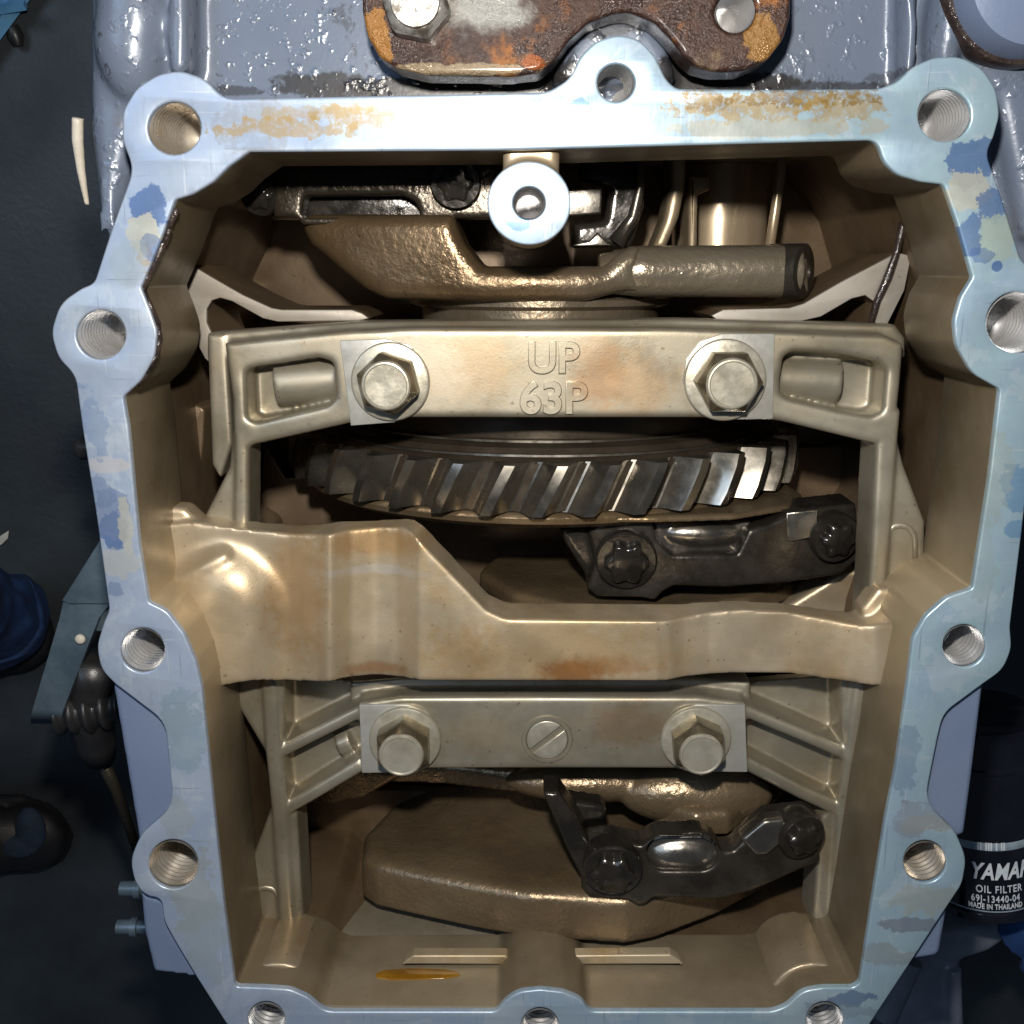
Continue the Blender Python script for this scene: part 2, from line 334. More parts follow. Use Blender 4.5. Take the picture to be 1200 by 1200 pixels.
def g_solid(prof, origin, axis=(0, 0, 1), n=40):
    return g_lathe([(0.001, prof[0][1])]+list(prof)+[(0.001, prof[-1][1])], origin, axis, n)
def g_star(rfun, h0, h1, origin, n, bev=1.0, axis=(0, 0, 1)):      # prism with any radial outline, chamfered top
    x, y, a = frame_of(axis); o = Vector(origin); V, Fc = [], []
    rings = [(1, h0), (1, h1-bev), (None, h1-bev*.3), (None, h1)]
    for k, (s, h) in enumerate(rings):
        for i in range(n):
            t = 2*PI*i/n; r = rfun(t) - (0 if k < 2 else bev*(.7 if k == 2 else 1.3))
            V.append(tuple(o+a*h+(x*math.cos(t)+y*math.sin(t))*r))
    for s in range(3):
        for i in range(n): j = (i+1) % n; Fc.append((s*n+i, s*n+j, (s+1)*n+j, (s+1)*n+i))
    Fc.append(tuple(range(3*n, 4*n))); Fc.append(tuple(reversed(range(n))))
    return V, Fc
def g_box(c, s, rot=(0, 0, 0)):
    m = Euler(rot).to_matrix(); c = Vector(c)
    V = [tuple(c+m @ Vector((s[0]*i/2, s[1]*j/2, s[2]*k/2))) for i in (-1, 1) for j in (-1, 1) for k in (-1, 1)]
    return V, [(0, 1, 3, 2), (4, 6, 7, 5), (0, 4, 5, 1), (2, 3, 7, 6), (0, 2, 6, 4), (1, 5, 7, 3)]
def g_tube(path, rad, n=14):
    V, Fc = [], []; path = [Vector(p) for p in path]; m = len(path)
    if not hasattr(rad, '__len__'): rad = [rad]*m
    ref = None
    for i, p in enumerate(path):
        t = (path[min(i+1, m-1)]-path[max(i-1, 0)]).normalized()
        if ref is None: ref = Vector((0, 0, 1)) if abs(t.z) < .9 else Vector((1, 0, 0))
        x = (ref-t*ref.dot(t)).normalized(); ref = x; y = t.cross(x)
        for k in range(n):
            a = 2*PI*k/n; V.append(tuple(p+(x*math.cos(a)+y*math.sin(a))*rad[i]))
    for i in range(m-1):
        for k in range(n): j = (k+1) % n; Fc.append((i*n+k, i*n+j, (i+1)*n+j, (i+1)*n+k))
    Fc.append(tuple(reversed(range(n)))); Fc.append(tuple(range((m-1)*n, m*n)))
    return V, Fc
def g_ball(c, r, n=20):
    V, Fc = [], []; c = Vector(c); r = r if hasattr(r, '__len__') else (r, r, r); m = n//2
    for i in range(m+1):
        t = PI*i/m; s = max(math.sin(t), 1e-3)
        for k in range(n):
            a = 2*PI*k/n; V.append((c.x+r[0]*s*math.cos(a), c.y+r[1]*s*math.sin(a), c.z-r[2]*math.cos(t)))
    for i in range(m):
        for k in range(n): j = (k+1) % n; Fc.append((i*n+k, i*n+j, (i+1)*n+j, (i+1)*n+k))
    Fc.append(tuple(reversed(range(n)))); Fc.append(tuple(range(m*n, m*n+n)))
    return V, Fc
def g_slab(xz, y0, y1, bev=4.0, fil=0):      # outline in the XZ plane, extruded from y0 (top face) down to y1
    l = fillet(xz, fil) if fil else xz
    V, Fc = g_plate([(p[0], p[1]) for p in l], 0, abs(y0-y1), bev=bev, world=True)
    return [(v[0], y0+v[2], v[1]) for v in V], [tuple(reversed(f)) for f in Fc]
def ribbon(pts, width, z, thick, bev=3):       # rib along pixel points
    l = []; r = []
    for i, p in enumerate(pts):
        a, b = Vector(pts[max(i-1, 0)]), Vector(pts[min(i+1, len(pts)-1)]); d = (b-a).normalized(); q = Vector((-d.y, d.x))*width/2
        l.append(tuple(Vector(p)+q)); r.append(tuple(Vector(p)-q))
    return g_plate(l+r[::-1], z, thick, bev=bev)
def join(gs):
    V, Fc = [], []
    for v, f in gs:
        b = len(V); V += v; Fc += [tuple(i+b for i in q) for q in f]
    return V, Fc

# ------------------------------------------------------------------ objects
def to_mesh(name, g, org=(0, 0, 0)):
    me = bpy.data.meshes.new(name); o = Vector(org)
    me.from_pydata([((Vector(v)-o)*U) for v in g[0]], [], g[1]); me.validate(); me.update()
    return me
def link(name, me, mat, parent=None, loc=None, sharp=35, fix=True):
    if fix:
        import bmesh
        bm = bmesh.new(); bm.from_mesh(me); bmesh.ops.recalc_face_normals(bm, faces=bm.faces); bm.to_mesh(me); bm.free()
    me.materials.clear(); me.materials.append(M[mat])
    for p in me.polygons: p.use_smooth = True
    if sharp: me.set_sharp_from_angle(angle=math.radians(sharp))
    o = bpy.data.objects.new(name, me); COL.objects.link(o)
    if parent: o.parent = parent
    if loc is not None: o.location = loc
    return o
ORG = {}
def worldorg(p):
    v = Vector((0, 0, 0))
    while p: v += Vector(p.location)/U; p = p.parent
    return v
def part(name, g, mat, parent, sharp=35, fix=True):
    return link(name, to_mesh(name, g, worldorg(parent)), mat, parent, None, sharp, fix)
def tag(o, label, cat, group=None):
    o['label'] = label; o['category'] = cat
    if group: o['group'] = group
    return o
def thing(name, label, cat, loc, group=None):
    o = bpy.data.objects.new(name, None); COL.objects.link(o); o.location = Vector(loc)*U; o.empty_display_size = .01
    return tag(o, label, cat, group)
def cast(gs, voxel=1.1, it=8, warp=None, fac=.5):     # fuse solids into one casting with soft fillets
    me = to_mesh("tmp", join(gs)); o = bpy.data.objects.new("tmp", me); COL.objects.link(o)
    import bmesh
    bm = bmesh.new(); bm.from_mesh(me); bmesh.ops.recalc_face_normals(bm, faces=bm.faces); bm.to_mesh(me); bm.free()
    m = o.modifiers.new("r", 'REMESH'); m.mode = 'VOXEL'; m.voxel_size = voxel*U
    if it:
        s = o.modifiers.new("s", 'SMOOTH'); s.factor = fac; s.iterations = it
    dg = bpy.context.evaluated_depsgraph_get()
    r = bpy.data.meshes.new_from_object(o.evaluated_get(dg))
    bpy.data.objects.remove(o); bpy.data.meshes.remove(me)
    V = [Vector(v.co)/U for v in r.vertices]
    if warp: V = [warp(v) for v in V]
    Fc = [tuple(p.vertices) for p in r.polygons]; bpy.data.meshes.remove(r)
    return [tuple(v) for v in V], Fc
def text_mesh(body, size, extrude, bevel=0.0, shear=0.0, spacing=1.0, xs=1.0, bold=0.0):
    c = bpy.data.curves.new("t", 'FONT'); c.body = body; c.size = 1; c.align_x = 'CENTER'; c.align_y = 'CENTER'
    c.extrude = extrude/size; c.bevel_depth = bevel/size; c.bevel_resolution = 1; c.shear = shear; c.space_character = spacing; c.offset = bold
    c.resolution_u = 6
    o = bpy.data.objects.new("t", c); COL.objects.link(o)
    dg = bpy.context.evaluated_depsgraph_get(); r = bpy.data.meshes.new_from_object(o.evaluated_get(dg))
    V = [(v.co.x*size*xs, v.co.y*size, v.co.z*size) for v in r.vertices]; Fc = [tuple(p.vertices) for p in r.polygons]
    bpy.data.objects.remove(o); bpy.data.curves.remove(c); bpy.data.meshes.remove(r)
    return V, Fc

def warp_about(xc, k, k2=0.0, yc=0):
    def f(v):
        z = v.z-k*(v.x-xc)**2-k2*(v.y-yc); q = (D-z)/(D-v.z)
        return Vector((v.x*q, v.y*q, z))
    return f
FLOOR = -520.0
# ================================================================== SETTING
fl_o = link("floor", to_mesh("floor", g_box((0, 0, FLOOR-10), (9000, 9000, 20))), 'floor'); fl_o['kind'] = 'structure'

# ================================================================== CRANKCASE
case = thing("engine_crankcase", "open engine crankcase with a pale blue machined flange ringed by bolt holes", "engine case", (0, 0, FLOOR))
inner = [(292, 178), (585, 176), (660, 174), (1028, 164), (1036, 190), (1052, 205), (1080, 213), (1106, 216), (1122, 262), (1140, 325), (1126, 348), (1118, 376), (1121, 405), (1140, 438), (1172, 456),
         (1160, 560), (1140, 690), (1110, 700), (1085, 722), (1070, 748), (1064, 800), (1050, 900), (1038, 960), (1022, 1060), (1008, 1152), (1000, 1158), (965, 1158), (940, 1162), (922, 1180), (905, 1186),
         (690, 1186), (682, 1172), (660, 1163), (633, 1160), (606, 1163), (590, 1175), (582, 1186), (380, 1186), (362, 1170), (340, 1160), (310, 1158), (275, 1157), (262, 1060), (250, 945), (236, 805), (229, 775),
         (215, 742), (195, 716), (174, 706), (163, 640), (150, 500), (144, 465), (165, 446), (181, 418), (184, 388), (175, 362), (165, 337), (185, 290), (205, 234), (225, 228), (250, 213), (268, 195)]
outer = [(262, 116), (450, 112), (642, 108), (668, 92), (680, 66), (698, 48), (724, 40), (750, 46), (768, 66), (780, 92), (792, 104), (900, 105), (1030, 104), (1052, 96), (1070, 78), (1095, 67), (1125, 66),
         (1152, 80), (1168, 105), (1172, 135), (1165, 160), (1156, 180), (1172, 225), (1198, 310), (1225, 318), (1252, 345), (1262, 380), (1250, 420), (1225, 445), (1212, 475), (1205, 560), (1198, 622), (1184, 735), (1186, 760),
         (1176, 785), (1152, 802), (1106, 836), (1099, 865), (1084, 940), (1120, 975), (1133, 1006), (1128, 1036), (1104, 1072), (1066, 1130), (1010, 1215), (960, 1235), (633, 1240), (300, 1235), (265, 1200),
         (230, 1145), (206, 1105), (192, 1080), (189, 1053), (170, 1050), (158, 1035), (152, 1008), (165, 978), (203, 945), (193, 846), (135, 802), (118, 785), (113, 757), (122, 728), (128, 715), (112, 600),
         (96, 500), (88, 440), (68, 420), (59, 390), (70, 355), (95, 338), (110, 332), (130, 270), (156, 198), (143, 165), (143, 130), (160, 102), (185, 87), (210, 82), (240, 92)]
holes = [(204, 150, 31), (722, 97, 22), (1107, 135, 31), (1192, 378, 36), (118, 392, 29), (1130, 757, 25), (167, 762, 26), (203, 1013, 29), (1084, 1010, 25), (312, 1196, 22), (633, 1203, 22), (967, 1196, 22)]
SH = {(292, 178), (205, 234), (144, 465), (1172, 456), (1106, 216), (1140, 690), (174, 706), (165, 337), (1140, 325), (1008, 1152), (275, 1157)}
innerF = fillet([(x, y, 7 if (x, y) in SH else 34) for x, y in inner], 34, 5); outerF = fillet(outer, 40, 5)
fm = part("mating_flange", g_plate(outerF, 0, 3, [innerF]+[circ(x, y, r) for x, y, r in holes], bev=.9), 'flange', case)
hm0 = clean([tuple(P(x, y, 0).xy) for x, y in fillet([(255, 150), (1060, 140), (1130, 230), (1155, 330), (1150, 420), (1190, 456), (1160, 690), (1105, 760), (1090, 800), (1060, 960), (1030, 1163), (1005, 1168), (945, 1168), (915, 1190), (690, 1190), (672, 1172), (633, 1168), (594, 1172), (578, 1190), (372, 1190), (350, 1170), (315, 1167), (268, 1163), (235, 945), (215, 805), (195, 740), (155, 715), (130, 500), (125, 465), (150, 430), (155, 370), (140, 335), (190, 225)], 20)])
part("flange_rim", g_plate([tuple(P(x, y, 0).xy) for x, y in outerF], -3.2, 14, [hm0]+[[tuple(P(a, b, 0).xy) for a, b in circ(x, y, r*1.03)] for x, y, r in holes], bev=.2, world=True, draft=-.6), 'paint', case)
def thread_g(r, length, pitch, top=3.0):
    prof = [(r*1.0, -.6), (r*.995, -top*.5), (r*.90, -top)]
    z = -top
    while z > -length:
        prof += [(r*.90, z-pitch*.12), (r*.985, z-pitch*.5), (r*.985, z-pitch*.6), (r*.90, z-pitch)]; z -= pitch
    prof += [(r*.7, z-2), (.01, z-5)]
    return g_lathe(prof, (0, 0, 0), n=40)
for i, (x, y, r) in enumerate(holes):
    c = P(x, y, 0); ru = R(x, y, 0, r)
    g = thread_g(ru, 34, 3.0)
    o = link("threaded_hole", to_mesh("threaded_hole", g), 'threadworn' if i in (0, 7, 8) else 'thread', fm, None, 25, fix=False)
    o.data.flip_normals(); o.location = Vector((c.x, c.y, 0-FLOOR))*U

# inner wall: solid ring below the flange
loop = clean([tuple(P(x, y, 0).xy) for x, y in innerF])
if area(loop) < 0: loop = loop[::-1]
lo = offs(loop, -6); n = len(loop); V = []; Fc = []
ringz = [(loop, -3.2), (loop, -57), (offs(loop, -1.2), -60), (lo, -60), (lo, -3.2)]
for l, z in ringz: V += [(p[0], p[1], z) for p in l]
for s in range(5):
    for i in range(n): j = (i+1) % n; a, b = s*n, ((s+1) % 5)*n; Fc.append((a+i, a+j, b+j, b+i))
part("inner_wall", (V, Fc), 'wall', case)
# chamber wall and back wall further down
hole_mid = [(255, 150), (1060, 140), (1130, 230), (1155, 330), (1150, 420), (1190, 456), (1160, 690), (1105, 760), (1090, 800), (1060, 960), (1030, 1163), (1005, 1168), (945, 1168), (915, 1190), (690, 1190), (672, 1172), (633, 1168), (594, 1172), (578, 1190), (372, 1190), (350, 1170), (315, 1167), (268, 1163), (235, 945), (215, 805), (195, 740), (155, 715), (130, 500), (125, 465), (150, 430), (155, 370), (140, 335), (190, 225)]
hm = clean([tuple(P(x, y, 0).xy) for x, y in fillet(hole_mid, 20)])
if area(hm) < 0: hm = hm[::-1]
V = [(p[0], p[1], z) for z in (-60, -240) for p in hm]; n = len(hm)
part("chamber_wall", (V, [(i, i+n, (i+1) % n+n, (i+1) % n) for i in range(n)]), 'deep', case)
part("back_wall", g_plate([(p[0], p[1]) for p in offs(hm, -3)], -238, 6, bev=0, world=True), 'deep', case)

# painted outer casing
body = [(104, -70), (98, 60), (97, 150), (104, 240), (118, 330), (120, 420), (140, 600), (140, 760), (136, 803), (148, 900), (164, 1000), (166, 1055), (172, 1120), (180, 1137), (228, 1143), (300, 1240), (960, 1240), (1068, 1124), (1100, 1119), (1112, 1070), (1130, 980), (1156, 795), (1165, 700), (1185, 560), (1222, 470), (1250, 380), (1262, 250), (1262, -70)]
bodyF = fillet(body, 26)
hz = [tuple(P(x, y, 0).xy) for x, y in fillet(hole_mid, 20)]
def px_of(xy, z):                     # only to hand a world loop to a plate made on another plane
    return xy
bl = [tuple(P(x, y, -22).xy) for x, y in bodyF]
hb = offs(hm, -1)
solids = [g_plate(bl, -40, 215, [hb], bev=6, world=True),
          g_plate([(138, 780), (200, 780), (212, 860), (206, 945), (168, 985), (163, 990), (148, 900), (132, 806)], -5, 55, bev=2, fil=4),
          g_plate([(164, 1043), (172, 1049), (196, 1056), (200, 1088), (236, 1146), (228, 1143), (180, 1140), (168, 1090)], -5, 55, bev=2, fil=4),
          g_plate([(1156, 780), (1131, 978), (1120, 982), (1076, 944), (1092, 860), (1096, 826), (1120, 800)], -5, 55, bev=2, fil=4),
          g_plate([(1112, 1058), (1102, 1116), (1098, 1121), (1068, 1126), (1052, 1110), (1090, 1066)], -5, 55, bev=2, fil=4)]
# raised shapes on the top wall
top_solids = [solids[0],
    g_plate([(100, -80), (214, -80), (214, 60), (206, 110), (160, 150), (128, 300), (112, 250), (100, 150)], -28, 40, bev=8, fil=14),
    g_plate([(196, -80), (218, -80), (218, 78), (210, 90), (196, 84)], -20, 30, bev=3, fil=8),
    g_plate([(1060, -80), (1078, -80), (1078, 70), (1060, 100)], -26, 30, bev=5, fil=6),
    g_plate([(1110, -80), (1280, -80), (1280, 300), (1200, 280), (1168, 120), (1120, 60)], -30, 40, bev=7, fil=14),
    g_ball(P(155, 52, -30), (15, 24, 14)), g_ball(P(158, 20, -30), (15, 24, 14)),
    g_ball(P(1105, 30, -36), (8, 26, 12)),
    g_plate([(640, 100), (662, 60), (690, 20), (722, 8), (754, 18), (780, 50), (800, 100)], -26, 30, bev=4, fil=16)]
part("outer_casing", cast(top_solids, 1.9, 6), 'paint', case, sharp=0)
part("side_ledge", cast([solids[1], solids[2]], 1.0, 3), 'paintside', case, sharp=0)
part("side_ledge", cast([solids[3], solids[4]], 1.0, 3), 'paintside', case, sharp=0)
part("lower_block", g_plate(offs(bl, 10 if area(bl) > 0 else -10), -256, -256-FLOOR, bev=0, world=True), 'mount', case)

# hollow boss standing in the opening
bc = P(620, 238, -1); br = R(620, 238, -1, 49); hr = R(620, 238, -1, 19)
bp = part("boss_post", cast([g_lathe([(hr*1.02, 0), (br*.995, 0), (br*1.0, -62), (hr*1.02, -62), (hr*1.02, 0)], (bc.x, bc.y, -2.4), n=64), g_plate([(588, 150), (657, 150), (655, 215), (590, 215)], -7, 55, bev=3)], 1.0, 5), 'cast', case, sharp=0)
part("boss_face", g_plate(circ(620, 238, 49, 64), -.6, 2.2, [circ(620, 238, 19, 32)], bev=.7), 'flange', case)
g = thread_g(hr, 44, 3.0); o = link("threaded_hole", to_mesh("threaded_hole", g), 'thread', bp, None, 25, fix=False); o.data.flip_normals(); o.location = Vector((bc.x, bc.y, .2-FLOOR))*U

# cross strap
def interp(tab, x):
    if x <= tab[0][0]: return tab[0][1]
    for (a, b), (c, d) in zip(tab, tab[1:]):
        if x <= c: return b+(d-b)*(x-a)/(c-a)
    return tab[-1][1]
ytop = [(170, 612), (200, 614), (225, 612), (260, 617), (300, 622), (345, 626), (385, 627), (410, 621), (440, 618), (472, 618), (482, 624), (570, 716), (592, 726), (780, 728), (800, 724), (830, 718), (870, 715), (920, 717), (970, 726), (1010, 734), (1040, 732), (1080, 722)]
ybot = [(170, 830), (240, 812), (265, 803), (300, 798), (340, 798), (385, 800), (410, 794), (440, 791), (465, 793), (492, 798), (780, 798), (800, 794), (850, 789), (930, 790), (990, 799), (1040, 806), (1080, 812)]
zfr = [(170, -40), (250, -39), (300, -39), (340, -38), (372, -34), (384, -29.5), (391, -30.5), (410, -37.5), (440, -41), (466, -38.5), (484, -32), (491, -29.5), (770, -30), (785, -31), (800, -35), (830, -39), (880, -41), (930, -41), (980, -38), (1020, -33), (1050, -30), (1080, -28)]
def seg_d(x, y, a, b):
    ax, ay = a; bx, by = b; t = max(0, min(1, ((x-ax)*(bx-ax)+(y-ay)*(by-ay))/((bx-ax)**2+(by-ay)**2)))
    return math.hypot(x-ax-t*(bx-ax), y-ay-t*(by-ay))
def strap_z(x, y):
    z = interp(zfr, x)
    q = max(0, 1-seg_d(x, y, (258, 712), (246, 860))/84); q = q*q*(3-2*q); z += 13*q*(2-q)*.9
    q = max(0, 1-(seg_d(x, y, (176, 696), (262, 650))/14)**2); z += 3.0*q*q
    q = max(0, 1-(seg_d(x, y, (1078, 640), (1078, 840))/56)**2); z += 13*q*q
    return z
V = []; Fc = []; xs = list(range(170, 1085, 4)); NY = 30
for x in xs:
    ya, yb2 = interp(ytop, x), interp(ybot, x); q = None
    for k in range(NY+1):
        y = ya+(yb2-ya)*k/NY; z = strap_z(x, y); p = P(x, y, z)
        if k == 0: q0 = p
        V.append((p.x, p.y, z))
    V += [(p.x, p.y, -56), (q0.x, q0.y, -56)]
mm = NY+3
for i in range(len(xs)-1):
    for k in range(mm): l = (k+1) % mm; Fc.append((mm*i+k, mm*i+l, mm*i+mm+l, mm*i+mm+k))
Fc += [tuple(reversed(range(mm))), tuple(mm*(len(xs)-1)+k for k in range(mm))]
strap = [(V, Fc),
         g_plate([(150, 590), (215, 596), (240, 618), (235, 640), (160, 690)], -44, 14, bev=2),
         g_plate([(1010, 715), (1030, 690), (1080, 690), (1120, 720), (1068, 760), (1020, 750)], -43, 14, bev=2)]
part("cross_strap", cast(strap, 1.0, 6), 'strap', case, sharp=0)

# bottom of the opening: columns and floor wall
def col_z(x, y, r, z0, z1):
    c = P(x, y, 0); ro = R(x, y, 0, r); ri = R(x, y, 0, 25)
    return g_lathe([(ri, z0), (ro, z0), (ro, z1), (ri, z1), (ri, z0)], (c.x, c.y, 0), n=48)
part("corner_column", cast([col_z(318, 1200, 52, -15.5, -58), g_plate([(264, 1150), (284, 1150), (284, 1215), (264, 1215)], -15.5, 42, bev=1)], 1.0, 6), 'cast', case, sharp=0)
part("corner_column", cast([col_z(962, 1200, 52, -15.5, -58), g_plate([(994, 1150), (1022, 1150), (1022, 1215), (994, 1215)], -15.5, 42, bev=1)], 1.0, 6), 'cast', case, sharp=0)
part("centre_column", cast([col_z(633, 1206, 46, -15.5, -32)], 1.0, 3), 'cast', case, sharp=0)
def wall_prof(pts, x0, x1):        # (y world, z) outline swept along x
    V = [(x, y, z) for x in (x0, x1) for y, z in pts]; n = len(pts)
    return V, [(i, (i+1) % n, (i+1) % n+n, i+n) for i in range(n)]+[tuple(range(n)), tuple(reversed(range(n, 2*n)))]
yb = P(600, 1186, 0).y
xa, xb = P(280, 1186, 0).x, P(1000, 1186, 0).x
for x0, x1 in ((360, 600), (664, 926)):
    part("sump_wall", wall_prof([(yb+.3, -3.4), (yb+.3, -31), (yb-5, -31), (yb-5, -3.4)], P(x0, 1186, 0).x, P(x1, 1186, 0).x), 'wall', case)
Yf = yb-1.5
def xzp(pts, Y): return [(PY(x, y, Y).x, PY(x, y, Y).z) for x, y in pts]
sfl = xzp([(370, 1128), (385, 1110), (442, 1035), (520, 975), (820, 975), (892, 1040), (945, 1108), (958, 1128)], Yf)
part("sump_floor", g_slab(sfl, Yf, Yf-6, bev=.6), 'sumpfloor', case)
oil = fillet(xzp([(441, 1146), (440, 1141), (450, 1137), (480, 1135), (520, 1136), (536, 1139), (540, 1143), (520, 1147), (480, 1148), (455, 1148)], yb+.6), 3)
oo = tag(link("oil_puddle", to_mesh("oil_puddle", g_slab(oil, yb+.9, yb+.2, bev=.4)), 'oil', None, None, 60), "small amber oil puddle on the bottom inner wall of the crankcase", "oil puddle")
rim1 = [(475, 1137), (482, 1122), (492, 1118), (590, 1118), (590, 1140)]
part("sump_lip", join([g_plate([(470, 1131), (475, 1126), (484, 1120), (596, 1120), (596, 1131)], -31.5, 6, bev=1, fil=6), g_plate([(668, 1131), (668, 1120), (786, 1119), (797, 1126), (802, 1131)], -31.5, 6, bev=1, fil=6)]), 'floorwall', case)

# bulkhead edges (machined pale webs)
part("bulkhead_web", g_plate([(205, 296), (212, 299), (228, 313), (250, 326), (285, 346), (318, 361), (330, 363), (412, 363), (424, 367), (432, 373), (420, 376), (326, 377), (308, 373), (272, 353), (258, 349), (248, 352), (242, 362), (242, 378), (252, 400), (262, 440), (240, 420), (222, 385), (212, 350), (200, 330)], -78, 2.5, bev=.5), 'web', case)
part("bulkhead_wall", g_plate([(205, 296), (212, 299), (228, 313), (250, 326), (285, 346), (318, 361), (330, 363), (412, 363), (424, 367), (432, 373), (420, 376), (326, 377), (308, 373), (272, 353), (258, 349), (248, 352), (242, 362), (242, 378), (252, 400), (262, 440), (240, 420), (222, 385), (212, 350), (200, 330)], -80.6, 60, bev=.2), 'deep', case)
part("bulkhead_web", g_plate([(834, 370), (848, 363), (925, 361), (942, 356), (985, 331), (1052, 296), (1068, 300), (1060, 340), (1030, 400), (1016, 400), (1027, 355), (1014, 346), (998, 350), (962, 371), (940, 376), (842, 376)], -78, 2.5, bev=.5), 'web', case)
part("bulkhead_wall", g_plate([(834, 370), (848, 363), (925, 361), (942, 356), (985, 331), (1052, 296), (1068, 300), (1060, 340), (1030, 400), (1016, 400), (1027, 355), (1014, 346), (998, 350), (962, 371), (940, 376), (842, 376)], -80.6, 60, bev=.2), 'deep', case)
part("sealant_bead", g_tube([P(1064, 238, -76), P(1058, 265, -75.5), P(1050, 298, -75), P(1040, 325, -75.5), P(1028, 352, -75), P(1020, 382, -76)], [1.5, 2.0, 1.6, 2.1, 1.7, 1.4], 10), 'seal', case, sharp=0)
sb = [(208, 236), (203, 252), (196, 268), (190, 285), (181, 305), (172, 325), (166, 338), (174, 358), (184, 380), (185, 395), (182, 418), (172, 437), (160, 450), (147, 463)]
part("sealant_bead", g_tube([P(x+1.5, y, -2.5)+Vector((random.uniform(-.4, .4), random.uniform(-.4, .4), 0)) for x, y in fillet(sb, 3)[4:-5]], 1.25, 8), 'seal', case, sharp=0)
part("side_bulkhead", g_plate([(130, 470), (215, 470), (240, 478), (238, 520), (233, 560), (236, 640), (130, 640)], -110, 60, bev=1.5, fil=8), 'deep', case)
part("side_bulkhead", g_plate([(250, 830), (268, 850), (286, 880), (292, 960), (285, 1020), (250, 1040)], -95, 60, bev=1.5, fil=6), 'cast', case)
# cylinder barrels seen at the upper right
for (x, y, r, mt, zt) in ((866, 150, 60, 'linerwall', -150),):
    a = P(x, 110, zt); b = P(x, 330, zt)
    part("cylinder_barrel", g_tube([(a.x, a.y, zt-40), (a.x, b.y, zt-40)], R(x, y, zt, r), 40), mt, case, sharp=60)
part("barrel_rib", g_tube([P(918, 100, -140), P(915, 200, -138), P(908, 250, -138), P(896, 330, -138)], 2.6, 14), 'linerwall', case, sharp=0)
part("barrel_rib", g_plate([(808, 205), (832, 205), (832, 222), (818, 228), (816, 330), (806, 330)], -130, 30, bev=2, fil=3), 'cast', case)
part("liner_ring", cast([g_plate([(786, 150), (806, 150), (804, 215), (796, 255), (780, 292), (764, 292), (778, 258), (786, 215)], -118, 30, bev=3)], 1.2, 5), 'cast', case, sharp=0)
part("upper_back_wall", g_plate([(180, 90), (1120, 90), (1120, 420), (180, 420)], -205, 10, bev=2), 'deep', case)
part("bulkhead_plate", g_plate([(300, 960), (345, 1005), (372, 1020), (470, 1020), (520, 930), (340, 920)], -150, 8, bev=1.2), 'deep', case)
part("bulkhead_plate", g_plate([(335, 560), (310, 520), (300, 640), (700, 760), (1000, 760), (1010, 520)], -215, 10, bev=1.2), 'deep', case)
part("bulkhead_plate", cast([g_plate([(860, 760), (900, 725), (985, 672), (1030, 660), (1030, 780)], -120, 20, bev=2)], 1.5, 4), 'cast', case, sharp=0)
part("bulkhead_plate", g_plate([(230, 800), (1040, 800), (1040, 1050), (230, 1050)], -220, 10, bev=1.2), 'deep', case)

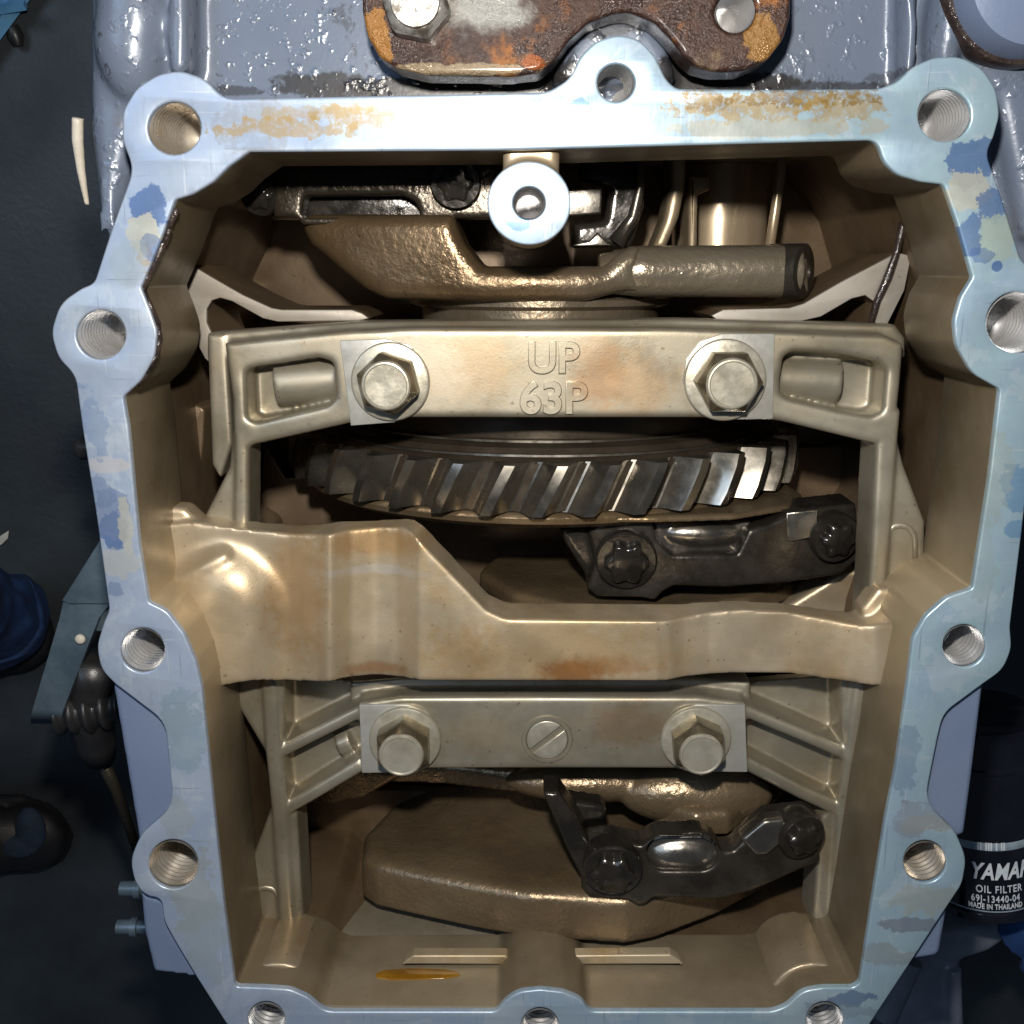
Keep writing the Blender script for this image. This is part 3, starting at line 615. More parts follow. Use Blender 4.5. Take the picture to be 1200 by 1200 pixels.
# ================================================================== BEARING LADDER
lad = thing("bearing_ladder", "tan cast main bearing ladder marked UP 63P bolted across the opening", "bearing cap", P(640, 640, -110))
A = -51
left_pocket = fillet([(287, 434), (300, 430), (372, 419), (390, 424), (393, 466), (384, 475), (300, 495), (289, 490)], 8)
right_pocket = fillet([(915, 445), (919, 418), (930, 412), (978, 414), (1032, 425), (1039, 434), (1035, 482), (1022, 488), (985, 482), (926, 468), (915, 462)], 8)
ls = [g_plate([(262, 402), (400, 388), (480, 384), (780, 384), (905, 388), (1038, 393), (1060, 403), (1056, 450), (1048, 522), (1022, 520), (912, 493), (845, 490), (470, 490), (412, 496), (296, 522), (282, 532), (272, 470)], A, 30, [left_pocket, right_pocket], bev=2.5),
      g_plate([(280, 425), (400, 412), (400, 485), (290, 505)], A-20, 10, bev=0), g_plate([(905, 405), (1045, 418), (1042, 495), (910, 478)], A-20, 10, bev=0),
      g_tube([P(326, 450, A-19), P(400, 444, A-19)], [11, 11], 24), g_tube([P(905, 442, A-19), P(980, 448, A-19)], [11, 11], 24),
      g_plate([(270, 412), (286, 412), (291, 520), (291, 660), (272, 660), (274, 545)], A, 24, bev=2.5),
      g_plate([(272, 505), (292, 520), (292, 665), (210, 665), (238, 607), (268, 548)], A-2.5, 22, bev=2),
      g_plate([(242, 392), (264, 392), (272, 520), (258, 562), (248, 545)], A-13, 20, bev=1.5),
      g_plate([(242, 390), (420, 377), (800, 374), (1050, 380), (1062, 396), (1062, 420), (242, 420)], A-14, 20, bev=2),
      g_plate([(1036, 480), (1057, 480), (1052, 535), (1044, 640), (1034, 760), (1014, 760), (1022, 640), (1028, 505)], A, 24, bev=2.5),
      g_plate([(1046, 490), (1060, 545), (1085, 612), (1084, 668), (1062, 720), (1014, 740), (1026, 505)], A-2.5, 22, bev=2),
      # lower bay
      g_plate([(420, 824), (470, 817), (820, 817), (874, 824), (877, 905), (835, 902), (480, 902), (424, 907)], A, 18, bev=2.5),
      ribbon([(314, 780), (320, 880), (328, 960), (336, 1085)], 20, A, 24, 2.5),
      ribbon([(1014, 780), (1001, 880), (991, 955), (982, 1085)], 20, A, 24, 2.5),
      ribbon([(325, 884), (360, 866), (428, 832)], 15, A-1, 30, 2.5), ribbon([(330, 952), (360, 935), (425, 896)], 16, A-1, 30, 2.5),
      ribbon([(990, 884), (940, 862), (868, 832)], 15, A-1, 30, 2.5), ribbon([(984, 950), (940, 930), (868, 892)], 17, A-1, 30, 2.5),
      g_plate([(322, 876), (425, 826), (425, 905), (332, 955)], A-17, 12, bev=0), g_plate([(868, 826), (990, 880), (984, 955), (868, 900)], A-17, 12, bev=0),
      g_plate([(330, 790), (420, 800), (420, 835), (335, 880)], A-24, 8, bev=0), g_plate([(875, 800), (1000, 790), (992, 880), (875, 835)], A-24, 8, bev=0),
      g_tube([P(398, 872, A-17), P(414, 866, A-17)], [7, 7], 16),
      g_plate([(255, 780), (332, 780), (334, 900), (316, 892), (302, 868), (268, 812)], A-2.5, 24, bev=2),
      g_plate([(318, 945), (348, 955), (356, 1090), (292, 1090), (280, 1055), (286, 1030)], A-2.5, 24, bev=2),
      g_plate([(985, 780), (1032, 780), (1022, 830), (1008, 890), (988, 900)], A-2.5, 24, bev=2),
      g_plate([(974, 945), (996, 955), (1002, 1010), (1005, 1090), (952, 1090), (962, 960)], A-2.5, 24, bev=2),
      g_plate([(410, 800), (470, 795), (820, 795), (880, 800), (880, 850), (410, 850)], A-13, 20, bev=2),
      ]
part("ladder_frame", cast(ls, .95, 5), 'ladder', lad, sharp=0)
def arch(x, y, w_, h, z):   # raised arch bead round a foot boss
    pts = [P(x-w_, y+h, z)]+[P(x+w_*math.cos(t), y-w_*math.sin(t), z) for t in [PI*(1-k/8) for k in range(9)]]+[P(x+w_, y+h, z)]
    return g_tube(pts, 2.2, 10)
part("foot_arch", arch(312, 1056, 17, 34, A-4.0), 'ladder', lad, sharp=0)
part("foot_arch", arch(1054, 632, 17, 40, A-4.0), 'ladder', lad, sharp=0)
part("foot_arch", arch(995, 1050, 12, 34, A-4.0), 'ladder', lad, sharp=0)
# machined seats under the bolts
pad = lambda pts: part("bolt_seat", g_plate(pts, A+.9, 6, bev=.4), 'pad', lad)
pad([(398, 399), (452, 397), (480, 404), (496, 422), (500, 447), (494, 470), (478, 488), (462, 495), (411, 499)])
pad([(908, 391), (846, 391), (820, 400), (804, 420), (800, 447), (808, 470), (826, 486), (850, 492), (906, 491)])
pad([(421, 826), (478, 826), (500, 834), (514, 852), (516, 872), (506, 892), (488, 905), (424, 906)])
pad([(873, 826), (816, 826), (792, 836), (778, 852), (775, 872), (786, 892), (806, 904), (876, 905)])
def xz_(pts, Y): return [(PY(x, y, Y).x, PY(x, y, Y).z) for x, y in pts]
def raised(body, px, py, hpx, z, **kw):
    c = P(px, py, z); size = R(px, py, z, hpx/2)*2/.70
    g = text_mesh(body, size, .9, .35, **kw)
    return [(v[0]+c.x, v[1]+c.y, v[2]+z) for v in g[0]], g[1]
part("raised_lettering", raised("UP", 648, 421, 35, A+.3, xs=1.0, bold=.018), 'ladder', lad)
part("raised_lettering", raised("63P", 648, 468, 36, A+.3, xs=1.02, bold=.018), 'ladder', lad)
q = [P(x, y, A-1.5) for x, y in ((357, 498), (369, 495), (366, 506))]

# slotted plug in the lower cap
pc = P(641, 866, A); pr = R(641, 866, A, 30)
plug = thing("slotted_plug", "round slotted screw plug in the middle of the lower bearing cap", "screw plug", (pc.x, pc.y, A))
part("plug_collar", g_lathe([(pr, -2), (pr, .2), (pr*.97, 1.0), (pr*.84, 1.0), (pr*.80, .2), (pr*.80, -3)], (pc.x, pc.y, A), n=48), 'ladder', plug)
an = math.radians(40); V = []
hr_, sw = pr*.79, pr*.115
prof = []
def half(sgn):
    pts = []
    t0 = math.asin(sw/hr_)
    for k in range(25):
        t = t0+(PI-2*t0)*k/24; pts.append((hr_*math.cos(t), sgn*hr_*math.sin(t)))
    ca, sa = math.cos(an), math.sin(an)
    return [(pc.x+x*ca-y*sa, pc.y+x*sa+y*ca) for x, y in pts]
part("plug_head", join([g_plate(half(1), A+1.2, 4, bev=.5, world=True), g_plate(half(-1), A+1.2, 4, bev=.5, world=True), g_solid([(hr_, -.8), (hr_, -3)], (pc.x, pc.y, A), n=40)]), 'bolt', plug)

# four flange bolts
def bolt_meshes(r, ph):
    hexr = r*.80
    hexf = lambda t: min(hexr, hexr*.866/max(.3, math.cos(((t+ph) % (PI/3))-PI/6)))
    fl_ = g_lathe([(.01, 0), (r, 0), (r*1.0, 1.6), (r*.97, 2.4), (r*.92, 2.7), (.01, 3.0)], (0, 0, 0), n=56)
    er = r*.585; V, Fc = [], []; n = 72
    for h, f in ((2.0, 1), (12.5, 1), (13.6, .97), (17.0, None)):
        for i in range(n):
            t = 2*PI*i/n; q = hexf(t)*f if f else er*1.04
            V.append((q*math.cos(t), q*math.sin(t), h))
    for s_ in range(3):
        for i in range(n): j = (i+1) % n; Fc.append((s_*n+i, s_*n+j, (s_+1)*n+j, (s_+1)*n+i))
    cap = g_lathe([(er*1.05, 16.6), (er*1.04, 17.8), (er*.98, 18.6), (er*.92, 18.7), (er*.87, 18.2), (.01, 18.1)], (0, 0, 0), n=40)
    return fl_, (V, Fc), cap
BL = [("plated hex flange bolt left of the raised UP lettering", 458, 447, 46, .30), ("plated hex flange bolt right of the raised UP lettering", 849, 445, 48, .0),
      ("plated hex flange bolt left of the slotted plug", 475, 866, 42, .52), ("plated hex flange bolt right of the slotted plug", 815, 865, 41, .42)]
for lab, x, y, rp, ph in BL:
    c = P(x, y, A+.9); r = R(x, y, A+.9, rp)
    b = thing("flange_bolt", lab, "bolt", c, "hex flange bolts holding the bearing ladder")
    for nm, g in zip(("bolt_flange", "hex_head", "head_face"), bolt_meshes(r, ph)):
        link(nm, to_mesh(nm, g), 'boltside' if nm == 'hex_head' else 'bolt', b, None, 28)

# ================================================================== CRANKSHAFT
gx = P(641, 575, -60).x; GR = 155.0; gz = -57-GR
yt, ybm = P(645, 546, -60).y, P(645, 606, -60).y
crank = thing("crankshaft", "oily brown crankshaft with a helical gear behind the bearing ladder", "crankshaft", (gx, yt, gz))
gear = part("gear_wheel", g_lathe([(30, yt+40), (118, yt+40), (122, yt+34), (122, yt+8), (124, yt+7), (132, yt+5), (134, yt+2.5), (GR-16, yt+1.5), (GR-13, yt-1), (GR-13, ybm+.5), (GR-15, ybm-.5), (60, ybm-.5)], (gx, 0, gz), (0, 1, 0), n=120), 'geardisc', crank)
for rr_, hh_ in ((126, 7.4), (GR-17, 2.4)):
    part("ring_edge", g_lathe([(rr_-.9, yt+hh_-.4), (rr_-.5, yt+hh_+.4), (rr_+.4, yt+hh_+.4), (rr_+.9, yt+hh_-.6)], (gx, 0, gz), (0, 1, 0), n=140), 'gear', gear)
NT_ = 38
def tooth_g():
    V, Fc = [], []; prof = [(-.079, -13.5), (-.062, -12.6), (-.044, -8), (-.024, -2), (-.0165, -.3), (.0165, -.3), (.024, -2), (.044, -8), (.062, -12.6), (.079, -13.5)]
    steps = 5; H = yt-ybm
    for k in range(steps):
        s = k/(steps-1); ch = 1.2 if k in (0, steps-1) else 0
        tw = .080*(s-.5)
        for a, dr in prof:
            rr = GR+dr-(ch if dr > -10 else 0); aa = a*1.0+tw
            V.append((rr*math.sin(aa), ybm-yt+H*s, rr*math.cos(aa)))
    m = len(prof)
    for k in range(steps-1):
        for i in range(m-1): Fc.append((k*m+i, k*m+i+1, (k+1)*m+i+1, (k+1)*m+i))
    Fc.append(tuple(reversed(range(m)))); Fc.append(tuple((steps-1)*m+i for i in range(m)))
    return V, Fc
tm = to_mesh("gear_tooth", tooth_g())
t0 = link("gear_tooth", tm, 'gear', gear, None, 30)
for k in range(-11, 12):
    o = t0 if k == -11 else t0.copy()
    if k != -11: COL.objects.link(o); o.parent = gear
    o.rotation_euler = (0, (k+.05)*2*PI/NT_, 0)
# cast rim under the gear
part("crank_web", g_lathe([(60, ybm-.5), (GR-14, ybm-.6), (GR-11.5, ybm-2), (GR-11, ybm-3), (GR-12, ybm-6), (GR-18, ybm-9), (60, ybm-9)], (gx, 0, gz), (0, 1, 0), n=110), 'crank', crank)
Yg = P(760, 613, -72).y
gw = fillet(xz_([(600, 611), (760, 613), (860, 610), (925, 599), (940, 585), (905, 560), (640, 555)], Yg), 8)
part("crank_web", cast([g_slab(gw, ybm-2.5, Yg, bev=2)], 1.0, 4), 'crank', crank, sharp=0)
# main journal hints above the upper cap
yj = P(630, 366, -70).y
part("journal_collar", g_lathe([(20, yj-30), (62, yj-30), (64, yj-8), (64, yj), (70, yj+2), (70, yj+5), (62, yj+9), (20, yj+9)], (P(635, 360, -78).x, 0, -78-70), (0, 1, 0), n=90), 'crankpale', crank)

# upper counterweight with the drilled arm
part("counterweight", cast([
    g_plate([(357, 250), (530, 250), (545, 285), (566, 312), (706, 312), (726, 296), (742, 288), (752, 288), (752, 344), (735, 342), (715, 346), (690, 353), (560, 354), (452, 351), (428, 340), (400, 318), (376, 297), (362, 286), (352, 268)], -70, 45, bev=7)], 1.1, 7,
    warp=warp_about(0, .0016)), 'crankup', crank, sharp=0)
a, b = P(735, 318, -86), P(935, 318, -90)
part("drilled_arm", cast([g_tube([a+Vector((-14, -1, 0)), a+Vector((6, 0, 0)), b], [9, 12, 12.5], 28), g_plate([(720, 292), (950, 290), (952, 345), (730, 343)], -84, 20, bev=7)], 1.0, 6), 'crankup', crank, sharp=0)
e = P(938, 318, -80)
part("arm_end", g_lathe([(13, -12), (13, 5), (10, 5.5), (6.5, 5.5), (6, 3), (5.5, -9), (.01, -9)], (e.x-1, e.y, e.z-8), (.80, 0, .6), n=32), 'rod', crank)
# middle crank web under the first rod, and the lower webs
Y0, Y1 = P(690, 1046, -46).y, P(715, 1098, -46).y
def xz(pts, Y): return [(PY(x, y, Y).x, PY(x, y, Y).z) for x, y in pts]
low = fillet(xz([(520, 915), (462, 938), (426, 975), (423, 1002), (440, 1012), (500, 1025), (560, 1037), (620, 1047), (690, 1051), (735, 1054), (770, 1047), (840, 1022), (905, 990), (945, 960), (880, 930), (640, 915)], Y0), 9)
part("counterweight", cast([g_slab(low, Y0, Y1, bev=6)], 1.1, 9), 'crank', crank, sharp=0)
Yu0, Yu1 = P(800, 952, -64).y, P(800, 980, -64).y
upw = xz([(430, 890), (520, 893), (600, 902), (680, 908), (730, 915), (775, 938), (815, 952), (855, 950), (890, 928), (930, 900), (960, 880), (700, 870)], Yu0)
part("crank_web", cast([g_slab(upw, Yu0, Yu1, bev=5)], 1.1, 8), 'crank', crank, sharp=0)
Ym0, Ym1 = P(760, 706, -92).y, P(760, 728, -92).y
midw = fillet(xz([(560, 668), (600, 694), (660, 708), (720, 712), (800, 712), (880, 700), (930, 680), (960, 660), (800, 640), (580, 650)], Ym0), 14)
part("crank_web", cast([g_slab(midw, Ym0, Ym1, bev=4)], 1.1, 6), 'crank', crank, sharp=0)
part("web_lobe", cast([g_ball(P(815, 930, -86), (42, 17, 15), 28), g_ball(P(690, 915, -92), (46, 11, 13), 28)], 1.1, 8), 'crank', crank, sharp=0)
part("crank_web", cast([g_plate([(340, 905), (430, 900), (480, 905), (430, 935), (390, 945), (345, 940)], -110, 20, bev=3)], 1.2, 5), 'crank', crank, sharp=0)

# ================================================================== CONNECTING RODS
def rod_bolt(parent, x, y, z, rp, tilt=(0, 0)):
    c = P(x, y, z); r = R(x, y, z, rp)
    ax = Vector((tilt[0], tilt[1], 1)).normalized()
    w_ = worldorg(parent)
    g1 = g_solid([(r, -9), (r, 1.2), (r*.94, 2.4)], c, ax, 40)
    lob = lambda t: r*(.66+.075*math.cos(6*t))
    g2 = g_star(lob, 0, r*.46, c, 96, 1.4, ax)
    o = part("rod_bolt", g1, 'black', parent)
    link("star_head", to_mesh("star_head", g2, w_), 'black', o, None, 30)
rod1 = thing("connecting_rod", "dark connecting rod cap with a star bolt just below the gear teeth", "connecting rod", P(850, 645, -110), "connecting rods on the crankshaft")
xc = P(800, 650, -84).x
o1 = [(690, 624), (704, 611), (764, 609), (770, 634), (788, 650), (864, 650), (878, 621), (900, 615), (940, 597), (1004, 590), (1008, 655), (985, 674), (925, 683), (850, 689), (790, 687), (777, 694), (768, 704), (752, 701), (700, 700), (688, 690), (698, 658)]
part("rod_cap", cast([g_plate(o1, -82, 26, bev=2)], .9, 4, warp_about(xc, .0022)), 'rod', rod1, sharp=0)
part("cap_pocket", cast([g_plate(fillet([(762, 610), (882, 610), (880, 655), (768, 655)], 6), -91, 10, bev=3), g_ball(P(825, 624, -95), (24, 7.5, 8), 24)], .9, 6, warp_about(xc, .0022)), 'rodshine', rod1, sharp=0)
part("cap_flat", g_plate([(921, 601), (959, 597), (957, 630), (923, 636)], -87.5, 8, bev=1), 'rodshine', rod1)
part("rod_shank", cast([g_plate([(655, 620), (690, 618), (700, 660), (690, 680), (664, 640)], -92, 20, bev=3)], 1.0, 4), 'black', rod1, sharp=0)
rod_bolt(rod1, 734, 656, -81, 36, (-.05, -.12)); rod_bolt(rod1, 979, 630, -89, 30, (.25, -.1))
rod2 = thing("connecting_rod", "dark connecting rod cap with an oval dimple below the lower bearing cap", "connecting rod", P(830, 1010, -110), "connecting rods on the crankshaft")
xc2 = P(800, 1010, -70).x
o2 = [(686, 988), (718, 984), (752, 992), (764, 984), (775, 979), (822, 979), (840, 988), (846, 1000), (860, 998), (882, 976), (900, 962), (925, 958), (958, 955), (962, 1010), (936, 1021), (915, 1031), (880, 1046), (845, 1055), (766, 1053), (757, 1061), (748, 1063), (735, 1056), (690, 1054), (681, 1040), (685, 1010)]
pill = lambda x, y, a, r: [(x+a+r*math.cos(t), y+r*math.sin(t)) for t in [-PI/2+PI*k/10 for k in range(11)]]+[(x-a-r*math.cos(t), y-r*math.sin(t)) for t in [-PI/2+PI*k/10 for k in range(11)]]
part("rod_cap", cast([g_plate(o2, -37, 16, [pill(800, 1001, 22, 20)], bev=2)], .9, 4, warp_about(xc2, .0022)), 'rod', rod2, sharp=0)
part("cap_pocket", cast([g_plate(pill(800, 1001, 24, 22), -45, 8, bev=2), g_ball(P(800, 1001, -47), (19, 9, 6), 24)], .8, 6, warp_about(xc2, .0022)), 'rodshine', rod2, sharp=0)
part("cap_flat", cast([g_plate([(868, 985), (896, 962), (920, 960), (921, 985), (900, 1003), (886, 1004)], -37.5, 10, bev=2)], .9, 3), 'rodshine', rod2, sharp=0)
part("rod_shank", cast([g_plate([(636, 930), (655, 930), (676, 960), (700, 1005), (690, 1045), (666, 1000)], -43, 20, bev=2)], 1.0, 3), 'black', rod2, sharp=0)
part("rod_shank", cast([g_plate([(655, 938), (705, 945), (712, 952), (706, 962), (672, 965)], -60, 14, bev=2)], 1.0, 3), 'black', rod2, sharp=0)
rod_bolt(rod2, 718, 1018, -37, 35, (-.05, -.15)); rod_bolt(rod2, 939, 979, -40, 29, (.3, -.1))
rod3 = thing("connecting_rod", "dark connecting rod end under the top edge of the opening", "connecting rod", P(430, 225, -130), "connecting rods on the crankshaft")
slot = [(356, 229), (470, 228), (486, 236), (493, 252), (493, 262), (352, 262)]
part("rod_cap", cast([g_plate([(318, 192), (450, 186), (585, 180), (585, 256), (494, 256), (356, 256), (320, 254)], -84, 14, [fillet(slot, 5)], bev=2)], .9, 4), 'rodoily', rod3, sharp=0)
part("cap_pocket", g_plate([(300, 220), (510, 220), (510, 258), (318, 256)], -101, 16, bev=2), 'black', rod3)
part("cap_pocket", cast([g_plate([(680, 170), (752, 170), (756, 240), (740, 290), (672, 290), (672, 262), (708, 258), (714, 220), (680, 212)], -108, 24, bev=3)], 1.1, 4), 'black', rod3, sharp=0)
part("cap_flat", g_plate([(664, 222), (706, 220), (704, 250), (664, 254)], -100, 8, bev=1), 'rodshine', rod3)
part("rod_shank", g_tube([P(752, 160, -104), P(750, 220, -104), P(742, 255, -104), (P(722, 285, -104))], [2.2, 2.2, 3, 4.5], 12), 'rodshine', rod3, sharp=0)
part("rod_shank", g_plate([(668, 288), (690, 282), (700, 272), (716, 288)], -92, 8, bev=1), 'rodshine', rod3)
rod_bolt(rod3, 534, 214, -79, 30, (0, -.1)); rod_bolt(rod3, 305, 228, -88, 24, (-.2, -.3))

# ================================================================== RUSTED PLATE
rp_o = [(424, -60), (424, 12), (430, 42), (444, 66), (466, 80), (500, 88), (600, 89), (632, 85), (650, 71), (668, 46), (690, 26), (720, 15), (738, 14), (766, 25), (786, 45), (801, 65), (816, 78), (840, 84), (872, 83), (900, 70), (919, 45), (927, 18), (927, -60)]
rp = thing("rusty_plate", "rust coated mounting plate along the top edge above the flange", "plate", P(676, 30, -24))
rplate = part("plate_body", cast([g_plate(fillet(rp_o, 8), -6, 20, [circ(862, 14, 24)], bev=1.5)], 1.0, 3), 'rust', rp, sharp=0)
c = P(862, 14, -6); g = thread_g(R(862, 14, -6, 23), 26, 2.4); o = link("threaded_hole", to_mesh("threaded_hole", g), 'thread', rp, None, 25, fix=False); o.data.flip_normals(); o.location = Vector((c.x, c.y, c.z+.2))*U-rp.location
c = P(490, 10, -6); r = R(490, 10, -6, 39)
hb_ = thing("hex_bolt", "worn round-cornered hex bolt head on the left of the rusty plate", "bolt", c)
part("hex_head", g_star(lambda t: min(r, r*.91/max(.3, math.cos(((t+.2) % (PI/3))-PI/6))), -1, 11, c, 72, 2.6), 'boltdirty', hb_)
part("head_face", g_lathe([(r*.74, 10.6), (r*.70, 12), (.01, 12.3)], c, n=40), 'boltdirty', hb_)

# round cover at the top right
cc = P(1215, -30, -14)
rc = thing("round_cover", "round blue-grey cover rim at the top right corner of the casing", "cover", (cc.x, cc.y, -34))
rr = R(1215, -30, -14, 92)
part("cover_body", g_solid([(rr*.99, -16), (rr*.97, 0), (rr*.86, 7), (rr*.5, 10)], (cc.x, cc.y, -18), n=72), 'paintside', rc)
part("gasket", g_lathe([(rr*1.05, -14), (rr*1.06, -2), (rr*1.03, -.5), (rr*.96, -.2)], (cc.x, cc.y, -21), n=72), 'seal', rc)

# ================================================================== OIL FILTER
fz = -190.0; fc = P(1150, 938, fz); fr = R(1166, 960, fz, 64)
filt = thing("oil_filter", "black oil filter with white lettering at the lower right of the engine", "oil filter", (fc.x, fc.y, fz))
filt.rotation_euler = (0, 0, math.radians(7))
k = (D-fz)/F; yb_ = -120*k/1.0*.98
FH = 128*k
def ydn(py): return (960-py)*k*.965
can = link("filter_can", to_mesh("filter_can", g_lathe([(.01, FH*1.0), (fr*.86, FH), (fr*.97, FH*.97), (fr, FH*.92), (fr, FH*.62), (fr*1.035, FH*.60), (fr*1.035, FH*.575), (fr, FH*.555), (fr, ydn(1081)), (fr*1.03, ydn(1082)), (fr*1.05, ydn(1085)), (fr*1.05, ydn(1093)), (fr*.98, ydn(1096)), (.01, ydn(1096))], (0, 0, 0), (0, 1, 0), n=64)), 'filter', filt)
def wrap(g, y, r, phi0):
    return [((r+v[2])*math.sin(phi0+v[0]/r), y+v[1], (r+v[2])*math.cos(phi0+v[0]/r)) for v in g[0]], g[1]
def on_can(name, body, size, y, phi, mt='print', **kw):
    link(name, to_mesh(name, wrap(text_mesh(body, size, .12, **kw), y, fr+.15, phi)), mt, filt, None, 40)
on_can("lettering", "YAMAHA", 16, ydn(1021), .02, shear=.25, xs=.66, bold=.025, spacing=1.05)
on_can("lettering", "OIL FILTER", 7.2, ydn(1046), -.12, xs=.72, bold=.01, spacing=1.15)
on_can("lettering", "69J-13440-04", 6.8, ydn(1060), -.18, xs=.70, bold=.01, spacing=1.15)
on_can("lettering", "MADE IN THAILAND", 5.2, ydn(1071), -.18, xs=.66, bold=.02, spacing=1.05)
link("print_band", to_mesh("print_band", g_lathe([(fr+.1, ydn(990)), (fr+.2, ydn(990)+.2), (fr+.2, ydn(979)-.2), (fr+.1, ydn(979))], (0, 0, 0), (0, 1, 0), n=64)), 'printband', filt)
link("print_band", to_mesh("print_band", g_lathe([(fr+.1, ydn(1079)), (fr+.2, ydn(1079)+.1), (fr+.2, ydn(1077)), (fr+.1, ydn(1077))], (0, 0, 0), (0, 1, 0), n=64)), 'printband', filt)
on_can("lettering", "II III I II", 7.2, ydn(984.5), -.25, xs=.8, bold=.03)
mt_ = thing("filter_mount", "grey cast bracket holding the base of the black oil filter", "bracket", P(1130, 1150, fz-40))
part("mount_body", cast([g_plate([(1085, 1092), (1190, 1088), (1186, 1100), (1160, 1118), (1128, 1128), (1126, 1160), (1134, 1240), (1040, 1240), (1062, 1150), (1075, 1110)], fz-28, 50, bev=6), g_tube([P(1118, 1135, fz-26), P(1120, 1240, fz-26)], [5, 6], 14)], 1.8, 6), 'mount', mt_, sharp=0)
part("mount_arm", g_tube([P(1068, 1125, fz+50), P(1035, 1190, fz+50)], [7, 9], 14), 'mount', mt_)
cl = cast([g_tube([P(1186, 1098, fz-20), P(1215, 1085, fz-10), P(1250, 1075, fz)], [14, 22, 24], 18), g_tube([P(1200, 1110, fz-20), P(1240, 1125, fz-10)], [16, 22], 18)], 2.0, 6)
co = link("shop_cloth", to_mesh("shop_cloth", cl), 'cloth', None, None, 0); tag(co, "crumpled blue cloth beside the base of the oil filter", "cloth")

# ================================================================== LEFT SIDE HARDWARE
bz = -120.0
br_ = thing("steel_bracket", "dull steel bracket strap bent downward left of the crankcase", "bracket", P(85, 760, bz))
part("bracket_plate", g_plate([(125, 620), (72, 704), (80, 708), (180, 708), (180, 600)], bz, 5, bev=.8), 'bracket', br_)
strapg = []
V = []; prof = [(74, 130, 706, bz-2), (70, 116, 724, bz-2), (38, 74, 832, bz-1), (37, 73, 838, bz-3), (36, 73, 842, bz-9), (36, 72, 848, bz-24)]
for l, r_, y, z in prof: V += [tuple(P(l, y, z)), tuple(P(r_, y, z)), tuple(P(r_, y, z)+Vector((0, 0, -4))), tuple(P(l, y, z)+Vector((0, 0, -4)))]
Fc = []
for i in range(len(prof)-1):
    for kk in range(4): l = (kk+1) % 4; Fc.append((4*i+kk, 4*i+l, 4*i+4+l, 4*i+4+kk))
Fc += [(3, 2, 1, 0), tuple(4*(len(prof)-1)+kk for kk in range(4))]
part("bracket_strap", (V, Fc), 'bracket', br_)
part("side_tab", g_plate([(112, 716), (170, 716), (170, 742), (112, 740)], bz-6, 5, bev=.8), 'bracket', br_)
part("rivet", g_ball(P(94, 749, bz), (3.0, 3.0, 2.0), 16), 'white', br_)
hs = thing("ribbed_hose", "black ribbed hose with clamps beside the bent steel bracket", "hose", P(110, 860, bz-40))
hp = [P(112, 770, bz-16), P(108, 800, bz-18), P(104, 830, bz-20), P(112, 870, bz-24), P(118, 890, bz-28)]
part("hose_body", g_tube(hp, [15, 14, 13, 12, 9], 24), 'rubber', hs, sharp=0)
boot = []
for kk in range(33): boot.append((12.5+1.8*math.cos(kk*PI/4)-abs(kk-16)*.12, -18+kk*1.15))
part("hose_boot", g_solid(boot, P(106, 832, bz-16), (1, .12, -.1), 28), 'rubber', hs, sharp=0)
part("hose_rod", g_tube([P(119, 890, bz-30), P(136, 925, bz-38), P(165, 1010, bz-60)], [4, 3.4, 3], 12), 'rodoily', hs, sharp=0)
for x0, y0, x1, lab in ((142, 1041, 175, "upper small steel stud poking out low on the left of the casing"), (138, 1086, 172, "lower small steel stud poking out low on the left of the casing")):
    c = P(x0, y0, bz-20)
    s_ = thing("steel_stud", lab, "stud", c, "steel studs at the lower left")
    e = P(x1+12, y0, bz-20)
    part("stud_shank", g_tube([c, e], 4.5, 16), 'bracket', s_, sharp=40)
    part("stud_collar", g_tube([c+Vector((9, 0, 0)), c+Vector((13, 0, 0))], 6, 16), 'bracket', s_, sharp=40)
c = P(92, 525, bz-60)
kn = tag(link("black_knob", to_mesh("black_knob", g_tube([P(88, 525, bz), P(96, 525, bz), P(140, 527, bz)], [4, 6.5, 5], 16)), 'rubber', None, None, 40), "small black round fitting poking out left of the flange", "fitting")
ps = tag(link("pale_strip", to_mesh("pale_strip", cast([g_tube([P(91, 138, -60), P(91, 165, -62), P(95, 200, -66), P(102, 240, -70)], [2.6, 2.6, 2.0, 1.2], 10)], .8, 2)), 'white', None, None, 0), "narrow off-white strip beside the left edge of the grey casing", "strip")
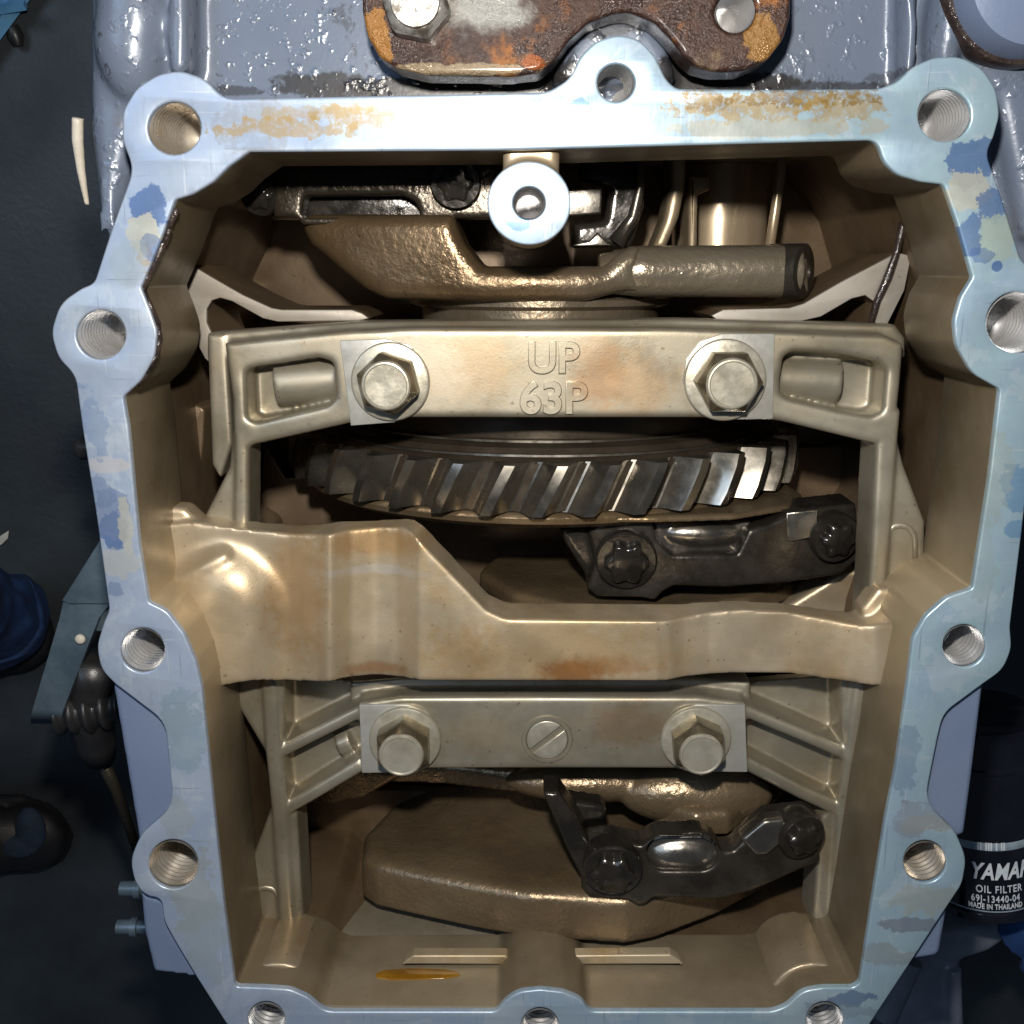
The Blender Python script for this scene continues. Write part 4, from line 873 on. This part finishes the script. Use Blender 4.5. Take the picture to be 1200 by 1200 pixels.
# blue frame corner at the top left, and scrap on the floor
bf = thing("blue_frame", "pale blue metal frame corner at the top left on the dark floor", "frame", P(5, 15, FLOOR))
part("frame_bar", g_tube([P(-30, 70, FLOOR+14), P(40, -25, FLOOR+14)], 7, 4), 'bluepaint', bf)
part("frame_bar", g_tube([P(-30, 35, FLOOR+14), P(20, -30, FLOOR+14)], 6, 4), 'bluepaint', bf)
part("frame_bar", g_tube([P(-20, 14, FLOOR+26), P(30, 6, FLOOR+26)], 4, 4), 'bluepaint', bf)
part("frame_foot", g_tube([P(14, 30, FLOOR+8), P(18, 42, FLOOR+7), P(22, 54, FLOOR+6)], [5, 7, 4], 10), 'rubber', bf)
sc = tag(link("paper_scrap", to_mesh("paper_scrap", g_plate([(-6, 632), (10, 622), (9, 631), (2, 638), (-8, 642)], FLOOR+2, 1.5, bev=.3)), 'white', None, None), "small pale scrap lying on the dark floor at the left edge", "scrap")
# person standing at the left edge
pe = thing("person", "person in blue jeans and dark shoes standing at the left edge", "person", P(-60, 850, FLOOR))
def folds(v): return v+Vector((1, 1, .4))*(noise.noise(Vector((v.x*.025, v.y*.04, v.z*.03)))*8+noise.noise(v*.06)*2)
def leg(path, rad, nm, mt): return part(nm, cast([g_tube(path, rad, 28)], 3.0, 6, folds), mt, pe, sharp=0)
leg([P(-2, 728, FLOOR+62), P(-40, 715, FLOOR+110), P(-110, 720, FLOOR+200), P(-200, 730, FLOOR+300)], [40, 42, 50, 58], "trouser_leg", 'denim')
part("trouser_hem", cast([g_tube([P(2, 731, FLOOR+52), P(-8, 727, FLOOR+74)], [42, 42], 32)], 2.5, 4, folds), 'denim', pe, sharp=0)
part("shoe", cast([g_ball(P(10, 742, FLOOR+22), (44, 40, 22), 24), g_ball(P(-40, 752, FLOOR+24), (60, 40, 24), 24)], 3, 5), 'shoe', pe, sharp=0)
part("shoe", cast([g_ball(P(34, 982, FLOOR+20), (38, 36, 20), 24), g_ball(P(-30, 985, FLOOR+26), (64, 38, 28), 24), g_plate([(-80, 940), (20, 934), (62, 948), (86, 984), (72, 1014), (30, 1026), (-80, 1030)], FLOOR+10, 9, bev=3, fil=26)], 3, 4), 'shoe', pe, sharp=0)
part("shoe_tongue", cast([g_ball(P(36, 972, FLOOR+38), (15, 24, 10), 24), g_ball(P(22, 992, FLOOR+40), (20, 12, 9), 24)], 2, 3), 'sock', pe, sharp=0)
leg([P(-60, 975, FLOOR+60), P(-100, 960, FLOOR+160), P(-160, 930, FLOOR+380)], [44, 46, 56], "trouser_leg", 'denim')
